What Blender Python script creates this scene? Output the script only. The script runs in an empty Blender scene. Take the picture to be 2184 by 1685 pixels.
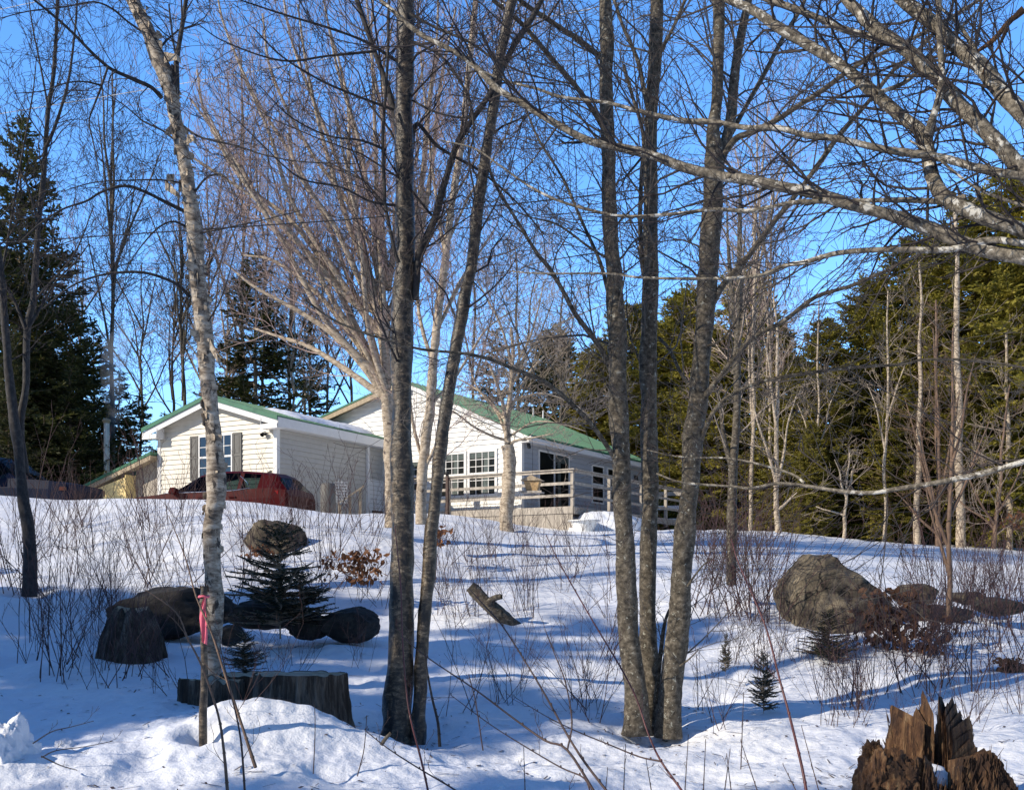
import bpy, math, random
import numpy as np
from mathutils import Vector, noise as mnoise
R = random.Random(7)
sc = bpy.context.scene
COL = sc.collection
F, CX, HY = 2100.0, 1092.0, 1230.0       # focal length and horizon of the photograph, in its pixels
def P(px, py, Y): return ((px-CX)/F*Y, Y, (HY-py)/F*Y)

# ---------------------------------------------------------------- materials
def newmat(name):
    m = bpy.data.materials.new(name); m.use_nodes = True
    nt = m.node_tree; nt.nodes.clear()
    out = nt.nodes.new('ShaderNodeOutputMaterial'); b = nt.nodes.new('ShaderNodeBsdfPrincipled')
    nt.links.new(b.outputs[0], out.inputs[0])
    return m, nt, b, out
def N(nt, t, **k):
    n = nt.nodes.new(t)
    for a, v in k.items(): setattr(n, a, v)
    return n
def coords(nt, scale=(1,1,1), kind='Object', rot=(0,0,0)):
    tc = N(nt, 'ShaderNodeTexCoord'); mp = N(nt, 'ShaderNodeMapping')
    mp.inputs['Scale'].default_value = scale; mp.inputs['Rotation'].default_value = rot
    nt.links.new(tc.outputs[kind], mp.inputs[0]); return mp.outputs[0]
def noi(nt, vec, scale, detail=4, rough=.6, dist=0):
    n = N(nt, 'ShaderNodeTexNoise'); n.inputs['Scale'].default_value = scale; n.inputs['Detail'].default_value = detail
    n.inputs['Roughness'].default_value = rough; n.inputs['Distortion'].default_value = dist
    nt.links.new(vec, n.inputs['Vector']); return n.outputs['Fac']
def ramp(nt, fac, stops):
    r = N(nt, 'ShaderNodeValToRGB'); e = r.color_ramp.elements
    while len(e) < len(stops): e.new(.5)
    for el, (p, c) in zip(e, stops): el.position = p; el.color = (*c, 1)
    nt.links.new(fac, r.inputs[0]); return r.outputs[0]
def mixc(nt, fac, a, b, mode='MIX'):
    m = N(nt, 'ShaderNodeMix', data_type='RGBA', blend_type=mode)
    for s, v in ((0, fac), (6, a), (7, b)):
        if hasattr(v, 'is_output'): nt.links.new(v, m.inputs[s])
        else: m.inputs[s].default_value = v if s == 0 else (*v, 1)
    return m.outputs[2]
def bump(nt, b, h, strength=.5, dist=.02):
    n = N(nt, 'ShaderNodeBump'); n.inputs['Strength'].default_value = strength; n.inputs['Distance'].default_value = dist
    nt.links.new(h, n.inputs['Height']); nt.links.new(n.outputs[0], b.inputs['Normal'])
def setc(nt, b, c):
    if hasattr(c, 'is_output'): nt.links.new(c, b.inputs['Base Color'])
    else: b.inputs['Base Color'].default_value = (*c, 1)
M = {}
def simple(key, c, rough=.7, metal=0, var=.25, scale=6, sc3=(1,1,1), bs=.2, bd=.01, spec=None):
    m, nt, b, o = newmat(key); v = coords(nt, sc3); f = noi(nt, v, scale, 5, .65)
    lo = tuple(x*(1-var) for x in c); hi = tuple(min(1, x*(1+var)) for x in c)
    setc(nt, b, ramp(nt, f, [(.3, lo), (.7, hi)])); b.inputs['Roughness'].default_value = rough
    b.inputs['Metallic'].default_value = metal
    if spec is not None: b.inputs['Specular IOR Level'].default_value = spec
    if bs: bump(nt, b, f, bs, bd)
    M[key] = m; return m
def bark(key, stops, sc3, scale, rough=.8, patch=None, bd=.012, bs=.9, pscale=3, pth=(.55,.62), sc2=None):
    m, nt, b, o = newmat(key); v = coords(nt, sc3); f = noi(nt, v, scale, 8, .7, .3)
    c = ramp(nt, f, stops)
    if patch:
        v2 = coords(nt, sc2 or (1,1,1)); f2 = noi(nt, v2, pscale, 6, .7, .4)
        mask = ramp(nt, f2, [(pth[0], (0,0,0)), (pth[1], (1,1,1))])
        c = mixc(nt, mask, c, patch)
    setc(nt, b, c); b.inputs['Roughness'].default_value = rough
    bump(nt, b, f, bs, bd); M[key] = m; return m
bark('gray_bark', [(.36,(.02,.015,.01)),(.47,(.07,.057,.04)),(.58,(.135,.112,.083)),(.69,(.27,.235,.18))], (1,1,1.15), 17, .85, (.36,.35,.29), pscale=22, pth=(.6,.64))
bark('cherry_bark', [(.36,(.01,.007,.005)),(.47,(.05,.036,.023)),(.57,(.125,.092,.058)),(.67,(.29,.225,.15))], (1,1,2.1), 14, .34, (.012,.009,.007), pscale=13, pth=(.5,.58), sc2=(1,1,.5))
bark('limb_bark', [(.36,(.035,.028,.022)),(.5,(.16,.135,.1)),(.64,(.34,.295,.23))], (1,1,1), 22, .85, (.6,.57,.5), pscale=9, pth=(.56,.6))
bark('birch_bark', [(.34,(.05,.035,.025)),(.44,(.22,.165,.115)),(.56,(.46,.385,.295)),(.7,(.68,.6,.49))], (1,1,2.6), 7, .65, (.035,.026,.02), pscale=8, pth=(.54,.6), sc2=(1,1,.7))
bark('pale_bark', [(.34,(.16,.12,.085)),(.5,(.42,.34,.25)),(.68,(.66,.56,.43))], (1,1,2), 8, .8, (.08,.06,.05), pscale=7, pth=(.58,.64))
bark('dark_bark', [(.3,(.01,.009,.009)),(.5,(.035,.03,.028)),(.7,(.09,.08,.07))], (1,1,.7), 18, .8)
bark('conifer_bark', [(.3,(.07,.05,.035)),(.5,(.2,.155,.11)),(.7,(.36,.29,.21))], (1,1,.3), 14, .9)
bark('rotten_wood', [(.34,(.012,.006,.004)),(.46,(.1,.045,.02)),(.57,(.24,.125,.055)),(.72,(.46,.33,.19))], (1,1,.16), 22, .9, (.035,.016,.009), pscale=4, pth=(.48,.62), bs=1, bd=.09, sc2=(1,1,.5))
bark('stump_bark', [(.3,(.008,.006,.005)),(.48,(.05,.038,.028)),(.66,(.22,.18,.14))], (1,1,.16), 11, .9, bs=1, bd=.05)
bark('stone', [(.34,(.015,.012,.008)),(.46,(.065,.052,.036)),(.57,(.14,.115,.08)),(.7,(.29,.24,.165))], (1,1,1.3), 2.2, .9, (.3,.25,.15), pscale=3, pth=(.62,.75), bd=.04)
nt = M['stone'].node_tree; b = [n for n in nt.nodes if n.type == 'BSDF_PRINCIPLED'][0]; vo = N(nt,'ShaderNodeTexVoronoi', feature='DISTANCE_TO_EDGE'); vo.inputs['Scale'].default_value = 1.1
v_ = coords(nt,(1,.6,1.4)); dn = N(nt,'ShaderNodeTexNoise'); dn.inputs['Scale'].default_value = 2.5; dn.inputs['Detail'].default_value = 5; nt.links.new(v_, dn.inputs[0]); ad = N(nt,'ShaderNodeVectorMath', operation='MULTIPLY_ADD'); nt.links.new(dn.outputs['Color'], ad.inputs[0]); ad.inputs[1].default_value = (.7,.7,.7); nt.links.new(v_, ad.inputs[2]); nt.links.new(ad.outputs[0], vo.inputs['Vector'])
old = b.inputs['Base Color'].links[0].from_socket; cr = ramp(nt, vo.outputs['Distance'], [(.006,(.08,.08,.08)),(.03,(1,1,1))]); nt.links.new(mixc(nt, 1., old, cr, 'MULTIPLY'), b.inputs['Base Color'])
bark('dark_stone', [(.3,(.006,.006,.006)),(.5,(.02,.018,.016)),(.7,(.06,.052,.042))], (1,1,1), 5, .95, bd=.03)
simple('twig_dark', (.035,.027,.026), .8); simple('twig_gray', (.1,.085,.072), .8); simple('twig_pale', (.4,.32,.25), .8)
simple('twig_red', (.4,.29,.255), .7); simple('red_stem', (.085,.02,.02), .45, var=.5, scale=14); simple('brown_stem', (.065,.036,.03), .6)
simple('shrub_stem', (.065,.03,.028), .7, var=.6, scale=3); simple('tan_stem', (.16,.1,.066), .7, var=.4, scale=9)
def foliage(key, lo, mid, hi):
    m, nt, b, o = newmat(key)
    tc = N(nt, 'ShaderNodeTexCoord'); oi = N(nt, 'ShaderNodeObjectInfo'); f = noi(nt, coords(nt, (1,1,1.2)), 1.6, 6, .75)
    c = ramp(nt, f, [(.34, lo), (.5, mid), (.66, hi)])
    hs = N(nt, 'ShaderNodeHueSaturation'); mr = N(nt, 'ShaderNodeMapRange')
    nt.links.new(oi.outputs['Random'], mr.inputs[0]); mr.inputs[3].default_value = .8; mr.inputs[4].default_value = 1.25
    nt.links.new(mr.outputs[0], hs.inputs['Value']); nt.links.new(c, hs.inputs['Color'])
    setc(nt, b, hs.outputs[0]); b.inputs['Roughness'].default_value = .7
    tr = N(nt, 'ShaderNodeBsdfTranslucent'); nt.links.new(hs.outputs[0], tr.inputs[0])
    ms = N(nt, 'ShaderNodeMixShader'); ms.inputs[0].default_value = .35
    nt.links.new(b.outputs[0], ms.inputs[1]); nt.links.new(tr.outputs[0], ms.inputs[2]); nt.links.new(ms.outputs[0], o.inputs[0])
    M[key] = m
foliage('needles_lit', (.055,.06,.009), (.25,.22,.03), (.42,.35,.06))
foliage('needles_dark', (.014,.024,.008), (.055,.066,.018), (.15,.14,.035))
foliage('needles_young', (.008,.014,.009), (.016,.028,.014), (.035,.05,.022))
foliage('dead_leaves', (.1,.04,.015), (.26,.11,.045), (.42,.2,.09))
foliage('dark_leaves', (.05,.022,.012), (.11,.05,.025), (.2,.1,.05))
# snow
m, nt, b, o = newmat('snow'); v = coords(nt)
big = noi(nt, v, .8, 4, .55); fine = noi(nt, v, 7, 7, .62)
c = ramp(nt, big, [(.3,(.79,.82,.9)),(.7,(.91,.915,.93))])
spk = noi(nt, coords(nt), 34, 3, .7); dm = ramp(nt, spk, [(.74,(0,0,0)),(.8,(1,1,1))]); c = mixc(nt, mixc(nt, .35, (0,0,0), dm), c, (.3,.25,.2))
setc(nt, b, c); b.inputs['Roughness'].default_value = .75; b.inputs['Specular IOR Level'].default_value = .3
add = N(nt, 'ShaderNodeMath', operation='MULTIPLY_ADD'); nt.links.new(fine, add.inputs[0]); add.inputs[1].default_value = .45
nt.links.new(big, add.inputs[2]); bump(nt, b, add.outputs[0], .65, .13); M['snow'] = m
# house materials
m, nt, b, o = newmat('siding'); f = noi(nt, coords(nt, (1,1,.6)), 3, 5); setc(nt, b, ramp(nt, f, [(.3,(.62,.57,.48)),(.7,(.74,.69,.6))])); b.inputs['Roughness'].default_value = .5; M['siding'] = m
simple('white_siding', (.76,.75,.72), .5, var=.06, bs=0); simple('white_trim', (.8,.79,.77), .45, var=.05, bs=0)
simple('shade_siding', (.5,.48,.44), .5, var=.06, bs=0); simple('shaded_white_siding', (.4,.42,.46), .5, var=.06, bs=0)  # darker siding copies: the shade of the side walls is put into the colour
simple('shutter', (.13,.125,.115), .6, var=.1, bs=0); simple('raw_wood', (.4,.32,.22), .8, sc3=(1,1,.3), scale=12)
simple('deck_wood', (.4,.355,.3), .8, var=.35, scale=9, sc3=(1,1,.25)); simple('osb', (.9,.66,.3), .8, var=.2, scale=10)
simple('cedar', (.5,.33,.16), .7, var=.3, scale=15); simple('green_roof', (.03,.15,.08), .42, var=.22, bs=.05, scale=2.5)
simple('galv', (.55,.55,.55), .35, metal=.7, var=.15); simple('black', (.012,.012,.012), .5, var=.1, bs=0)
simple('chrome', (.7,.7,.7), .15, metal=1, var=.02, bs=0); simple('curtain', (.45,.45,.4), .8, var=.2, scale=8, sc3=(1,1,.02))
simple('pink', (.85,.16,.22), .5, var=.15, bs=.3); simple('wire_dark', (.015,.015,.018), .6, bs=0); simple('wire_bright', (.85,.82,.75), .5, bs=0)
simple('tyre', (.02,.02,.02), .8); simple('white_plastic', (.78,.78,.76), .35, var=.04, bs=0); simple('tail_red', (.3,.01,.01), .2, bs=0); simple('amber', (.1,.02,.008), .3, bs=0)
simple('room', (.05,.045,.04), .9, var=.5, scale=1.5, bs=0)
def paint(key, c):
    m, nt, b, o = newmat(key); setc(nt, b, c); b.inputs['Roughness'].default_value = .5; b.inputs['Coat Weight'].default_value = .0; b.inputs['Specular IOR Level'].default_value = .12; b.inputs['Coat Roughness'].default_value = .05
    M[key] = m
paint('red_paint', (.06,.002,.003)); paint('blue_paint', (.003,.008,.028))
def glass(key, tint, tr):
    m, nt, b, o = newmat(key); g = N(nt, 'ShaderNodeBsdfGlossy'); g.inputs[0].default_value = (.11,.12,.14,1) if key == 'window_glass' else (.3,.33,.36,1); g.inputs['Roughness'].default_value = .03
    t = N(nt, 'ShaderNodeBsdfTransparent'); t.inputs[0].default_value = (*tint, 1)
    fr = N(nt, 'ShaderNodeLayerWeight'); fr.inputs[0].default_value = tr; mx = N(nt, 'ShaderNodeMixShader')
    nt.links.new(fr.outputs['Fresnel'], mx.inputs[0]); nt.links.new(t.outputs[0], mx.inputs[1]); nt.links.new(g.outputs[0], mx.inputs[2]); nt.links.new(mx.outputs[0], o.inputs[0]); M[key] = m
glass('window_glass', (.55,.6,.62), .35); glass('car_glass', (.2,.26,.26), .25)

# ---------------------------------------------------------------- objects
def org(p):
    o = Vector((0,0,0))
    while p: o += p.location; p = p.parent
    return o
def tag(o, label=None, cat=None, group=None, kind=None):
    for k, v in (('label',label),('category',cat),('group',group),('kind',kind)):
        if v: o[k] = v
    return o
def thing(name, loc, label, cat, group=None):
    e = bpy.data.objects.new(name, None); e.location = loc; e.empty_display_size = .2; COL.objects.link(e)
    return tag(e, label, cat, group)
def mesh(name, V, Fc, mat, parent=None, smooth=False, loc=None):
    """V in world coordinates; origin goes to the thing's base"""
    V = np.asarray(V, dtype=np.float32).reshape(-1,3)
    base = np.array(loc if loc is not None else (org(parent) if parent else (0,0,0)), dtype=np.float32)
    me = bpy.data.meshes.new(name); me.vertices.add(len(V)); me.vertices.foreach_set('co', (V-base).ravel())
    if isinstance(Fc, np.ndarray) and Fc.ndim == 2:
        n, k = Fc.shape; tot = np.full(n, k); fl = Fc.ravel()
    else:
        tot = np.array([len(f) for f in Fc]); fl = np.array([i for f in Fc for i in f])
    me.loops.add(len(fl)); me.loops.foreach_set('vertex_index', fl.astype(np.int32))
    me.polygons.add(len(tot)); me.polygons.foreach_set('loop_start', (np.cumsum(tot)-tot).astype(np.int32))
    me.polygons.foreach_set('use_smooth', np.full(len(tot), smooth))
    me.update(calc_edges=True); me.validate()
    me.materials.append(M[mat] if isinstance(mat, str) else mat)
    ob = bpy.data.objects.new(name, me); COL.objects.link(ob)
    if parent: ob.parent = parent
    else: ob.location = tuple(float(x) for x in base)
    return ob
class Fr:
    def __init__(s, o, ex, ey): s.o, s.ex, s.ey = o, ex, ey
    def __call__(s, a, b, z): return (s.o[0]+s.ex[0]*a+s.ey[0]*b, s.o[1]+s.ex[1]*a+s.ey[1]*b, z)
WORLD = Fr((0,0),(1,0),(0,1))
class MB:
    def __init__(s, fr=WORLD): s.V, s.F, s.fr = [], [], fr
    def quad(s, *pts):
        n = len(s.V); s.V += [s.fr(*p) for p in pts]; s.F.append(tuple(range(n, n+len(pts)))); return s
    def box(s, a0, a1, b0, b1, z0, z1):
        n = len(s.V); s.V += [s.fr(a,b,z) for z in (z0,z1) for a,b in ((a0,b0),(a1,b0),(a1,b1),(a0,b1))]
        s.F += [tuple(n+i for i in f) for f in ((0,3,2,1),(4,5,6,7),(0,1,5,4),(1,2,6,5),(2,3,7,6),(3,0,4,7))]; return s
    def hull(s, lo, hi):     # two loops joined
        n, k = len(s.V), len(lo); s.V += [s.fr(*p) for p in lo]+[s.fr(*p) for p in hi]
        s.F += [tuple(n+i for i in range(k)), tuple(n+k+i for i in reversed(range(k)))]
        s.F += [(n+i, n+k+i, n+k+(i+1)%k, n+(i+1)%k) for i in range(k)]; return s
    def build(s, name, mat, parent=None, smooth=False, loc=None): return mesh(name, s.V, s.F, mat, parent, smooth, loc)
class Tubes:
    def __init__(s): s.b = {}
    def add(s, pts, rad): s.b.setdefault(len(pts), []).append((pts, rad))
    def build(s, name, mat, parent=None, sides=4, loc=None, rough=0, smooth=True):
        VV, FF, off = [], [], 0
        for n, L in s.b.items():
            Pt = np.array([x[0] for x in L], dtype=np.float64); Rd = np.array([x[1] for x in L], dtype=np.float64); m = len(L)
            T = np.gradient(Pt, axis=1); T /= np.linalg.norm(T, axis=2, keepdims=True)+1e-9
            D = Pt[:,-1]-Pt[:,0]; ref = np.where((np.abs(D[:,2:3]) > .8*np.linalg.norm(D,axis=1,keepdims=True)), np.array([[0.,-1.,.05]]), np.array([[0,0,1.]]))
            A = np.cross(T, ref[:,None,:]); A /= np.linalg.norm(A, axis=2, keepdims=True)+1e-9; B = np.cross(T, A)
            th = np.arange(sides)*2*math.pi/sides
            ring = A[:,:,None,:]*np.cos(th)[None,None,:,None] + B[:,:,None,:]*np.sin(th)[None,None,:,None]
            rr = Rd[:,:,None]*np.ones((1,1,sides))
            if rough:
                q = Pt[:,:,None,:]+ring*Rd[:,:,None,None]
                rr = rr*(1+rough*(.7*vnoise(q[...,0]*7+q[...,2]*1.1, q[...,1]*7+q[...,2]*2.6)+.4*vnoise(q[...,0]*34+q[...,2]*5, q[...,2]*9+q[...,1]*31)-.05))
            V = Pt[:,:,None,:] + ring*rr[...,None]
            idx = np.arange(m*n*sides).reshape(m,n,sides)+off
            a = idx[:,:-1,:]; bb = np.roll(a,-1,2); c = idx[:,1:,:]; d = np.roll(c,-1,2)
            FF.append(np.stack([a,bb,d,c],-1).reshape(-1,4)); VV.append(V.reshape(-1,3)); off += m*n*sides
        if not VV: return None
        return mesh(name, np.concatenate(VV), np.concatenate(FF), mat, parent, smooth, loc)

# ---------------------------------------------------------------- terrain
_h = np.random.RandomState(3).rand(256,256)*2-1
def vnoise(x, y):
    x = np.asarray(x, float); y = np.asarray(y, float); xi = np.floor(x).astype(int); yi = np.floor(y).astype(int)
    fx, fy = x-xi, y-yi; fx = fx*fx*(3-2*fx); fy = fy*fy*(3-2*fy)
    g = lambda i, j: _h[i & 255, j & 255]
    return (g(xi,yi)*(1-fx)+g(xi+1,yi)*fx)*(1-fy)+(g(xi,yi+1)*(1-fx)+g(xi+1,yi+1)*fx)*fy
ctl = [P(px,py,Y) for px,Y,py in [
 (0,7,1650),(250,7.5,1590),(480,7.3,1590),(900,7.2,1670),(1300,7,1690),(1700,7,1690),(2100,7,1690),
 (560,9.5,1500),(855,9.5,1575),(1390,10,1556),(100,10,1480),(280,12.5,1402),(600,12,1420),(1092,12,1450),(1480,13,1450),(1750,12,1480),(2184,12,1470),
 (62,16,1268),(-150,16,1270),(400,16,1310),(760,15,1360),(1092,16,1338),(1350,17,1320),(1600,17,1320),(1830,16.5,1335),(2184,16.5,1360),
 (150,20,1178),(590,20,1168),(900,20,1210),(1092,20,1240),(1400,21,1215),(1650,21,1250),(1800,22,1235),(2184,21,1285),
 (150,24,1076),(590,24,1084),(800,24.5,1106),(1080,24.5,1146),(1500,27,1150),(1800,28,1168),(2184,28,1200),
 (-200,25.3,1062),(0,25.3,1060),(250,25.3,1064),(450,25.3,1067),(540,25.3,1072),(620,25.5,1086),(690,26,1095),(800,28,1099),(980,28,1102),(1080,27,1130),(1150,29.5,1130),(1210,31,1130),(1000,31,1108),(1250,30,1130),(1350,33,1130),
 (1500,34,1132),(1650,36,1140),(1800,36,1150),(2000,36,1163),(2184,36,1173),(2400,36,1185)]]
ctl += [(x,y,z) for x,y,z in [(-14,28.5,1.35),(-10,28.5,1.2),(-7,28.5,1.25),(-3,31,1.4),(-12,36,1.2),(-5,40,1.3),(3,40,1.5),(-20,36,1.0),(-28,45,1.0),
 (-10,55,1.0),(10,50,1.2),(25,50,.8),(-8,3,-1.45),(0,3,-1.5),(8,3,-1.5),(0,-4,-1.6),(-15,-3,-1.5),(15,-3,-1.6),(-30,0,-1.3),(30,0,-1.7),(0,-25,-1.7),(-35,25,.6),(35,25,-.4)]]
ctl = np.array(ctl)
def _U(r2): return np.where(r2 > 0, r2*np.log(r2+1e-12)*.5, 0)
_n = len(ctl); _K = _U(((ctl[:,None,:2]-ctl[None,:,:2])**2).sum(2)) + np.eye(_n)*.08
_Q = np.c_[np.ones(_n), ctl[:,:2]]; _A = np.block([[_K,_Q],[_Q.T,np.zeros((3,3))]])
_w = np.linalg.solve(_A, np.r_[ctl[:,2],0,0,0])
def _g(x, y, px, Y, h, sx, sy):
    cx = (px-CX)/F*Y; return h*np.exp(-((x-cx)/sx)**2-((y-Y)/sy)**2)
def GZ(x, y):
    x = np.asarray(x, float); y = np.asarray(y, float); sh = x.shape; x = x.ravel(); y = y.ravel(); z = np.zeros_like(x)
    for i in range(0, len(x), 40000):
        a, b = x[i:i+40000], y[i:i+40000]
        r2 = (a[:,None]-ctl[None,:,0])**2+(b[:,None]-ctl[None,:,1])**2
        z[i:i+40000] = _U(r2)@_w[:_n]+_w[_n]+_w[_n+1]*a+_w[_n+2]*b
    r = np.sqrt(x*x+y*y); k = np.clip((r-44)/25,0,1); z = np.clip(z,-2.6,2.6); z = z*(1-k)+1.0*k*np.clip((y+20)/60,-.5,1)
    z += _g(x,y,585,8.0,.24,.6,.38)+_g(x,y,760,8.2,.13,.55,.45)+_g(x,y,430,7.9,.05,.5,.5)+_g(x,y,900,7.6,.1,.7,.6)
    z += _g(x,y,20,6.75,.1,.35,.35)+_g(x,y,720,14.2,.16,1.0,.5)+_g(x,y,1700,15,.14,1.4,.5)+_g(x,y,1290,31.3,.12,1.0,.6)+_g(x,y,720,13.2,.1,.8,.35)+_g(x,y,380,13.6,.06,.8,.3)
    for (px,Y,w_) in ((862,9.6,.4),(1395,10.2,.5),(455,10.6,.3),(433,7.4,.12),(62,16,.3),(1560,18,.3),(1080,27,.35),(1775,17.2,1.25),(585,20.5,.7)):
        q2 = ((x-(px-CX)/F*Y)**2+(y-Y+.05)**2)/w_**2; z += -.15*np.exp(-q2)+.045*np.exp(-(np.sqrt(q2)-1.9)**2*2)
    m = np.clip(1-(r-40)/30,0.15,1)*(1-.65*np.exp(-((r-26.5)/4)**2))
    z += m*(.075*vnoise(x*.55+9,y*.55)+.04*vnoise(x*1.3,y*1.3+5)+.02*vnoise(x*3.1,y*3.1)+.012*vnoise(x*7.3,y*7.3)*np.clip(1.6-r/20,.3,1))
    z += .012*np.clip(1.6-r/12,0,1)*vnoise(x*11,y*11)+.008*np.clip(1.5-r/10,0,1)*vnoise(x*23,y*23)
    z -= .07*np.clip(1.8-r/16,0,1)*np.clip(vnoise(x*2.3+40,y*2.3)-.45,0,1)*1.8
    return z.reshape(sh)
def gz(x, y): return float(GZ(np.array([x]), np.array([y]))[0])
def G(px, py, lo=4.5, hi=60):       # where the line of sight of this pixel meets the snow
    Y = np.arange(lo, hi, .03); d = GZ((px-CX)/F*Y, Y)-(HY-py)/F*Y
    k = np.argmax(d > 0) if (d > 0).any() else len(Y)-1
    return ((px-CX)/F*Y[k], Y[k], gz((px-CX)/F*Y[k], Y[k]))
rr_ = np.r_[0.6, 1.5*np.exp(np.linspace(0, math.log(45/1.5), 460)), 45*np.exp(np.linspace(.03, math.log(12), 34))]
aa_ = np.r_[np.linspace(-math.pi, -.75, 60, endpoint=False), np.linspace(-.75, .75, 760, endpoint=False), np.linspace(.75, math.pi, 60, endpoint=False)]
X = rr_[:,None]*np.sin(aa_)[None]; Yg = rr_[:,None]*np.cos(aa_)[None]
V = np.stack([X, Yg, GZ(X,Yg)], -1).reshape(-1,3); na = len(aa_)
I = np.arange(len(rr_)*na).reshape(-1,na); a = I[:-1]; b_ = np.roll(a,-1,1); c_ = I[1:]; d_ = np.roll(c_,-1,1)
FF = np.stack([a,b_,d_,c_],-1).reshape(-1,4)
fl = [tuple(f) for f in []]
tag(mesh('snow_ground', V, FF, 'snow', smooth=True), 'uneven snow covering the rising yard', None, None, 'structure')

# ---------------------------------------------------------------- branch growth
def vadd(a,b,k=1.): return (a[0]+b[0]*k, a[1]+b[1]*k, a[2]+b[2]*k)
def vnorm(a):
    l = math.sqrt(a[0]**2+a[1]**2+a[2]**2)+1e-9; return (a[0]/l,a[1]/l,a[2]/l)
def perp_dir(d, ang, rnd, flat=0.):
    for _ in range(4):
        q = (rnd.gauss(0,1), rnd.gauss(0,1), rnd.gauss(0,1)*(1-flat)); k = sum(q[i]*d[i] for i in range(3))
        q = (q[0]-k*d[0], q[1]-k*d[1], q[2]-k*d[2])
        if abs(q[0])+abs(q[1])+abs(q[2]) > .1: break
    q = vnorm(q); return vnorm(tuple(d[i]*math.cos(ang)+q[i]*math.sin(ang) for i in range(3)))
def grow(tb, p, d, L, r, lev, rnd, up=.1, wob=.22, nch=5, ratio=.55, ang=.75, rmin=.0022, flat=0., first=.2):
    n = 6 if lev > 0 else 4
    pts, rad, st = [p], [r], L/(n-1)
    for i in range(1, n):
        d = vnorm((d[0]+rnd.gauss(0,wob), d[1]+rnd.gauss(0,wob), d[2]+rnd.gauss(0,wob)+up))
        p = vadd(p, d, st); pts.append(p); rad.append(max(rmin, r*(1-.8*i/(n-1))))
    tb.add(pts, rad)
    if lev <= 0: return
    for k in range(nch):
        f = first+(1-first)*(k+rnd.random())/nch; q = f*(n-1); i = min(n-2, int(q)); u = q-i
        s = tuple(pts[i][j]*(1-u)+pts[i+1][j]*u for j in range(3)); dd = vnorm(tuple(pts[i+1][j]-pts[i][j] for j in range(3)))
        grow(tb, s, perp_dir(dd, ang*rnd.uniform(.6,1.2), rnd, flat), L*ratio*rnd.uniform(.6,1.2)*(1.1-.5*f), max(rmin, rad[i]*.6), lev-1, rnd, up, wob, max(2,nch-1), ratio, ang, rmin, flat, first)
def spline(pts, per=4):
    """Catmull-Rom through (x,y,z,r)"""
    A = [np.array(q, float) for q in pts]; A = [2*A[0]-A[1]]+A+[2*A[-1]-A[-2]]; out = []
    for i in range(1, len(A)-2):
        for k in range(per):
            t = k/per; out.append(.5*((2*A[i])+(A[i+1]-A[i-1])*t+(2*A[i-1]-5*A[i]+4*A[i+1]-A[i+2])*t*t+(3*A[i]-A[i-1]-3*A[i+1]+A[i+2])*t**3))
    out.append(A[-2]); return out
def limb(pix, Y0, Y1, w0, w1, jit=0):
    """pix: image points; depth runs Y0..Y1; w: width in image pixels -> list of (x,y,z,r)"""
    n = len(pix); out = []
    for i, (px, py) in enumerate(pix):
        k = i/(n-1); Y = Y0+(Y1-Y0)*k; w = w0+(w1-w0)*k; x, y, z = P(px+R.uniform(-jit,jit), py+R.uniform(-jit,jit), Y); out.append((x,y,z,w*Y/F/2))
    return out
def add_limb(parent, name, L, mat, sides=8, rough=.12, per=4):
    S = spline(L, per); t = Tubes(); t.add([tuple(q[:3]) for q in S], [max(.002,q[3]) for q in S]); return t.build(name, mat, parent, sides, rough=rough)
def side_twigs(tb, L, rnd, spacing=.3, length=.9, lev=2, up=.06, start=.1, end=1., rk=.35, rmax=.014, rmin=.0022, ang=.85, nch=4, wob=.2, flat=0., ratio=.55, zmin=-9, grav=0):
    S = spline(L, 4); acc = rnd.uniform(0,spacing); n = len(S)
    for i in range(int(n*start), int((n-1)*end)):
        seg = S[i+1]-S[i]; l = np.linalg.norm(seg[:3]); acc += l
        while acc > spacing:
            acc -= spacing*rnd.uniform(.6,1.5)
            if S[i][2] < zmin: continue
            u = rnd.random(); p = tuple(S[i][:3]+seg[:3]*u); d = vnorm(tuple(seg[:3]))
            LL = length*rnd.uniform(.5,1.4)
            grow(tb, p, perp_dir(d, ang*rnd.uniform(.7,1.2), rnd, flat), LL, min(rmax, max(rmin*1.3, S[i][3]*rk)), lev, rnd, up, wob, nch, ratio, .7, rmin, flat)
        if acc < 0: acc = 0

# ================================================================= HERO TREES
def hero(name, loc, label, cat, trunks, limbs, bark_m, limb_m, twig_m, tw=None, group=None, seed=1, sides=14, extra=None, boughs=None):
    t = thing(name, loc, label, cat, group); rnd = random.Random(seed); tb = Tubes()
    for L in trunks: add_limb(t, 'trunk', L, bark_m, sides, .2, 10)
    kw = dict(spacing=.3, length=.9, lev=2); kw.update(tw or {})
    for L in limbs:
        add_limb(t, 'limb', L, limb_m, 7, .15, 5); side_twigs(tb, L, rnd, **kw)
    if extra:
        for L, k2 in extra: kk = dict(kw); kk.update(k2); side_twigs(tb, L, rnd, **kk)
    if boughs:
        for L in limbs: side_twigs(tb, L, rnd, boughs[0], boughs[1], 3, .04, .15, 1., .45, .014, kw.get('rmin',.0022), .8, 4, .2)
        for L in trunks: side_twigs(tb, L, rnd, boughs[0], boughs[1], 3, .06, .5, 1., .2, .016, kw.get('rmin',.0022), .9, 4, .2)
    tb.build('twigs', twig_m, t, 3)
    return t
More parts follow.
